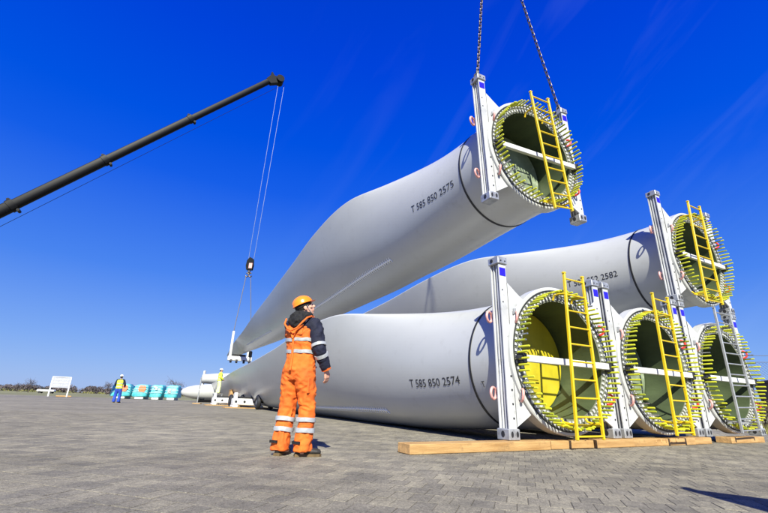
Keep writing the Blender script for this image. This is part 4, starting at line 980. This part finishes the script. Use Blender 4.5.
# ------------------------------------------------------------------ right edge: fence, container, bushes
FP0 = Vector((11.5, 21.5)); FP1 = Vector((27, 17.5)); nd = (FP1-FP0).normalized(); FLn = (FP1-FP0).length
fc = thing('wire_fence', 'tall wire mesh fence with dark posts and strands of wire at the right edge', 'fence', (FP0.x, FP0.y, 0), (0, 0, math.atan2(nd.y, nd.x)))
FH = 3.0; sp_ = 2.45; off0 = .55
k = 0
while off0+k*sp_ < FLn:
    q = B(); q.tube([(off0+k*sp_, 0, -.05), (off0+k*sp_, 0, FH+.25)], .045, 8); q.obj('post', 'fencewire', fc); k += 1
for z in (FH+.2, FH-.1, .1, FH*.5):
    q = B(); q.tube([(0, -.05, z), (FLn, -.05, z)], .014, 5); q.obj('strand', 'fencewire', fc)
q = B(); d_ = .14; n_ = int(FLn/d_)
for i in range(-22, n_):
    for sg in (1, -1):
        x0 = i*d_; x1 = x0+FH-.2; a = (x0, .1), (x1, FH-.1)
        if sg < 0: a = (x1, .1), (x0, FH-.1)
        (xa, za), (xb, zb) = a
        def clipx(xa, za, xb, zb):
            lo, hi = 0.0, 1.0; dx = xb-xa
            for e, s_ in ((0, 1), (FLn, -1)):
                f = (e-xa)/dx
                if (dx > 0) == (s_ > 0): lo = max(lo, f)
                else: hi = min(hi, f)
            return lo, hi
        lo, hi = clipx(xa, za, xb, zb)
        if hi-lo > .02: q.tube([(xa+(xb-xa)*lo, .01*sg, za+(zb-za)*lo), (xa+(xb-xa)*hi, .01*sg, za+(zb-za)*hi)], .0042, 3, cap=False)
me = bpy.data.meshes.new('mesh_wire'); me.from_pydata(q.v, [], q.f); me.materials.append(M['fencewire']); o = link('mesh_wire', me, fc); o['kind'] = 'stuff'
skp = thing('skip', 'dark red steel skip behind the bushes at the right edge', 'skip', (18.1, 16.8, 0), (0, 0, R(-18)))
q = B(); q.box((0, 0, 1.15), (4.2, 2.0, 1.3), None, (1.08, 1.06)); q.obj('body', 'maroon', skp, False)
for k in range(7):
    q = B(); q.box((-1.8+.6*k, -1.06, 1.15), (.08, .08, 1.24)); q.obj('rib', 'maroon', skp, False)
q = B(); q.bevbox((0, 0, 1.84), (4.7, 2.3, .12), .02); q.obj('rim', 'maroon', skp, False)
for sx in (-1.6, 1.6): q = B(); q.bevbox((sx, 0, .25), (.3, 1.8, .5), .03); q.obj('foot', 'maroon', skp, False)
def bush(x, y, h, w, label, seed, m='leaf'):
    rnd = random.Random(seed); t = thing('bush', label, 'bush', (x, y, 0)); b = B()
    for k in range(14):
        a = rnd.uniform(0, 6.3); ln = w*rnd.uniform(.4, .9); b.tube([(0, 0, 0), (math.cos(a)*ln*.4, math.sin(a)*ln*.4, h*.4), (math.cos(a)*ln, math.sin(a)*ln, h*rnd.uniform(.6, .95))], [.02, .013, .004], 5)
    b.obj('stem', 'bark', t); c = B()
    for k in range(22):
        a = rnd.uniform(0, 6.3); q = rnd.uniform(0, .9)*w; twig_cloud(c, (math.cos(a)*q, math.sin(a)*q, h*rnd.uniform(.15, .8)), w*.3, h*.2, 90, rnd, .05, shape=.7)
    quick(c, 'foliage', m, t)
bush(13.6, 15.6, 1.15, .8, 'brown green bush just right of the silver ladder foot', 21)
bush(15.1, 15.2, 1.05, .9, 'brown green bush at the right edge below the dark red skip', 22)
bush(12.6, 17.6, 1.3, .9, 'low bush behind the rightmost blade root by the fence', 23)
bush(16.8, 14.6, 1.2, 1.0, 'leafy bush at the very right edge of the yard', 24)
gb = B(); rnd = random.Random(5)
for _ in range(7000):
    x = rnd.uniform(11.2, 19); y = rnd.uniform(12.2, 19)
    if x < 11.9+.1*(y-12)+rnd.uniform(-.3, .5): continue
    h = rnd.uniform(.08, .32); a = rnd.uniform(0, 6.3); w = .012; dx, dy = math.cos(a)*w, math.sin(a)*w; lx, ly = rnd.uniform(-.1, .1), rnd.uniform(-.1, .1)
    gb.add([(x-dx, y-dy, -.02), (x+dx, y+dy, -.02), (x+lx, y+ly, h)], [(0, 1, 2)])
o = quick(gb, 'grass', 'grass'); o['kind'] = 'stuff'

# unseen stand-in panel added off frame, shaped so its top corner throws the pointed shadow
caster = thing('shadow_caster_panel', 'unseen grey panel added off the right side so its corner throws the pointed shadow', 'shadow caster', (2.63, .74, 0), (0, 0, R(-39)))
HC = 2.5
for k in range(4): q = B(); q.bevbox((.5+k*1.0, 0, HC/2+.02), (.992, .05, HC-.04), .008); q.obj('panel', 'cabin', caster, False)
for k in range(5): q = B(); q.bevbox((.03+k*.985, .065, HC/2), (.06, .07, HC), .008); q.obj('post', 'galv', caster, False)
for k in (0, 2, 4): q = B(); q.bevbox((.03+k*.985, .1, .08), (.3, .7, .16), .02); q.obj('foot', 'cabin', caster, False)
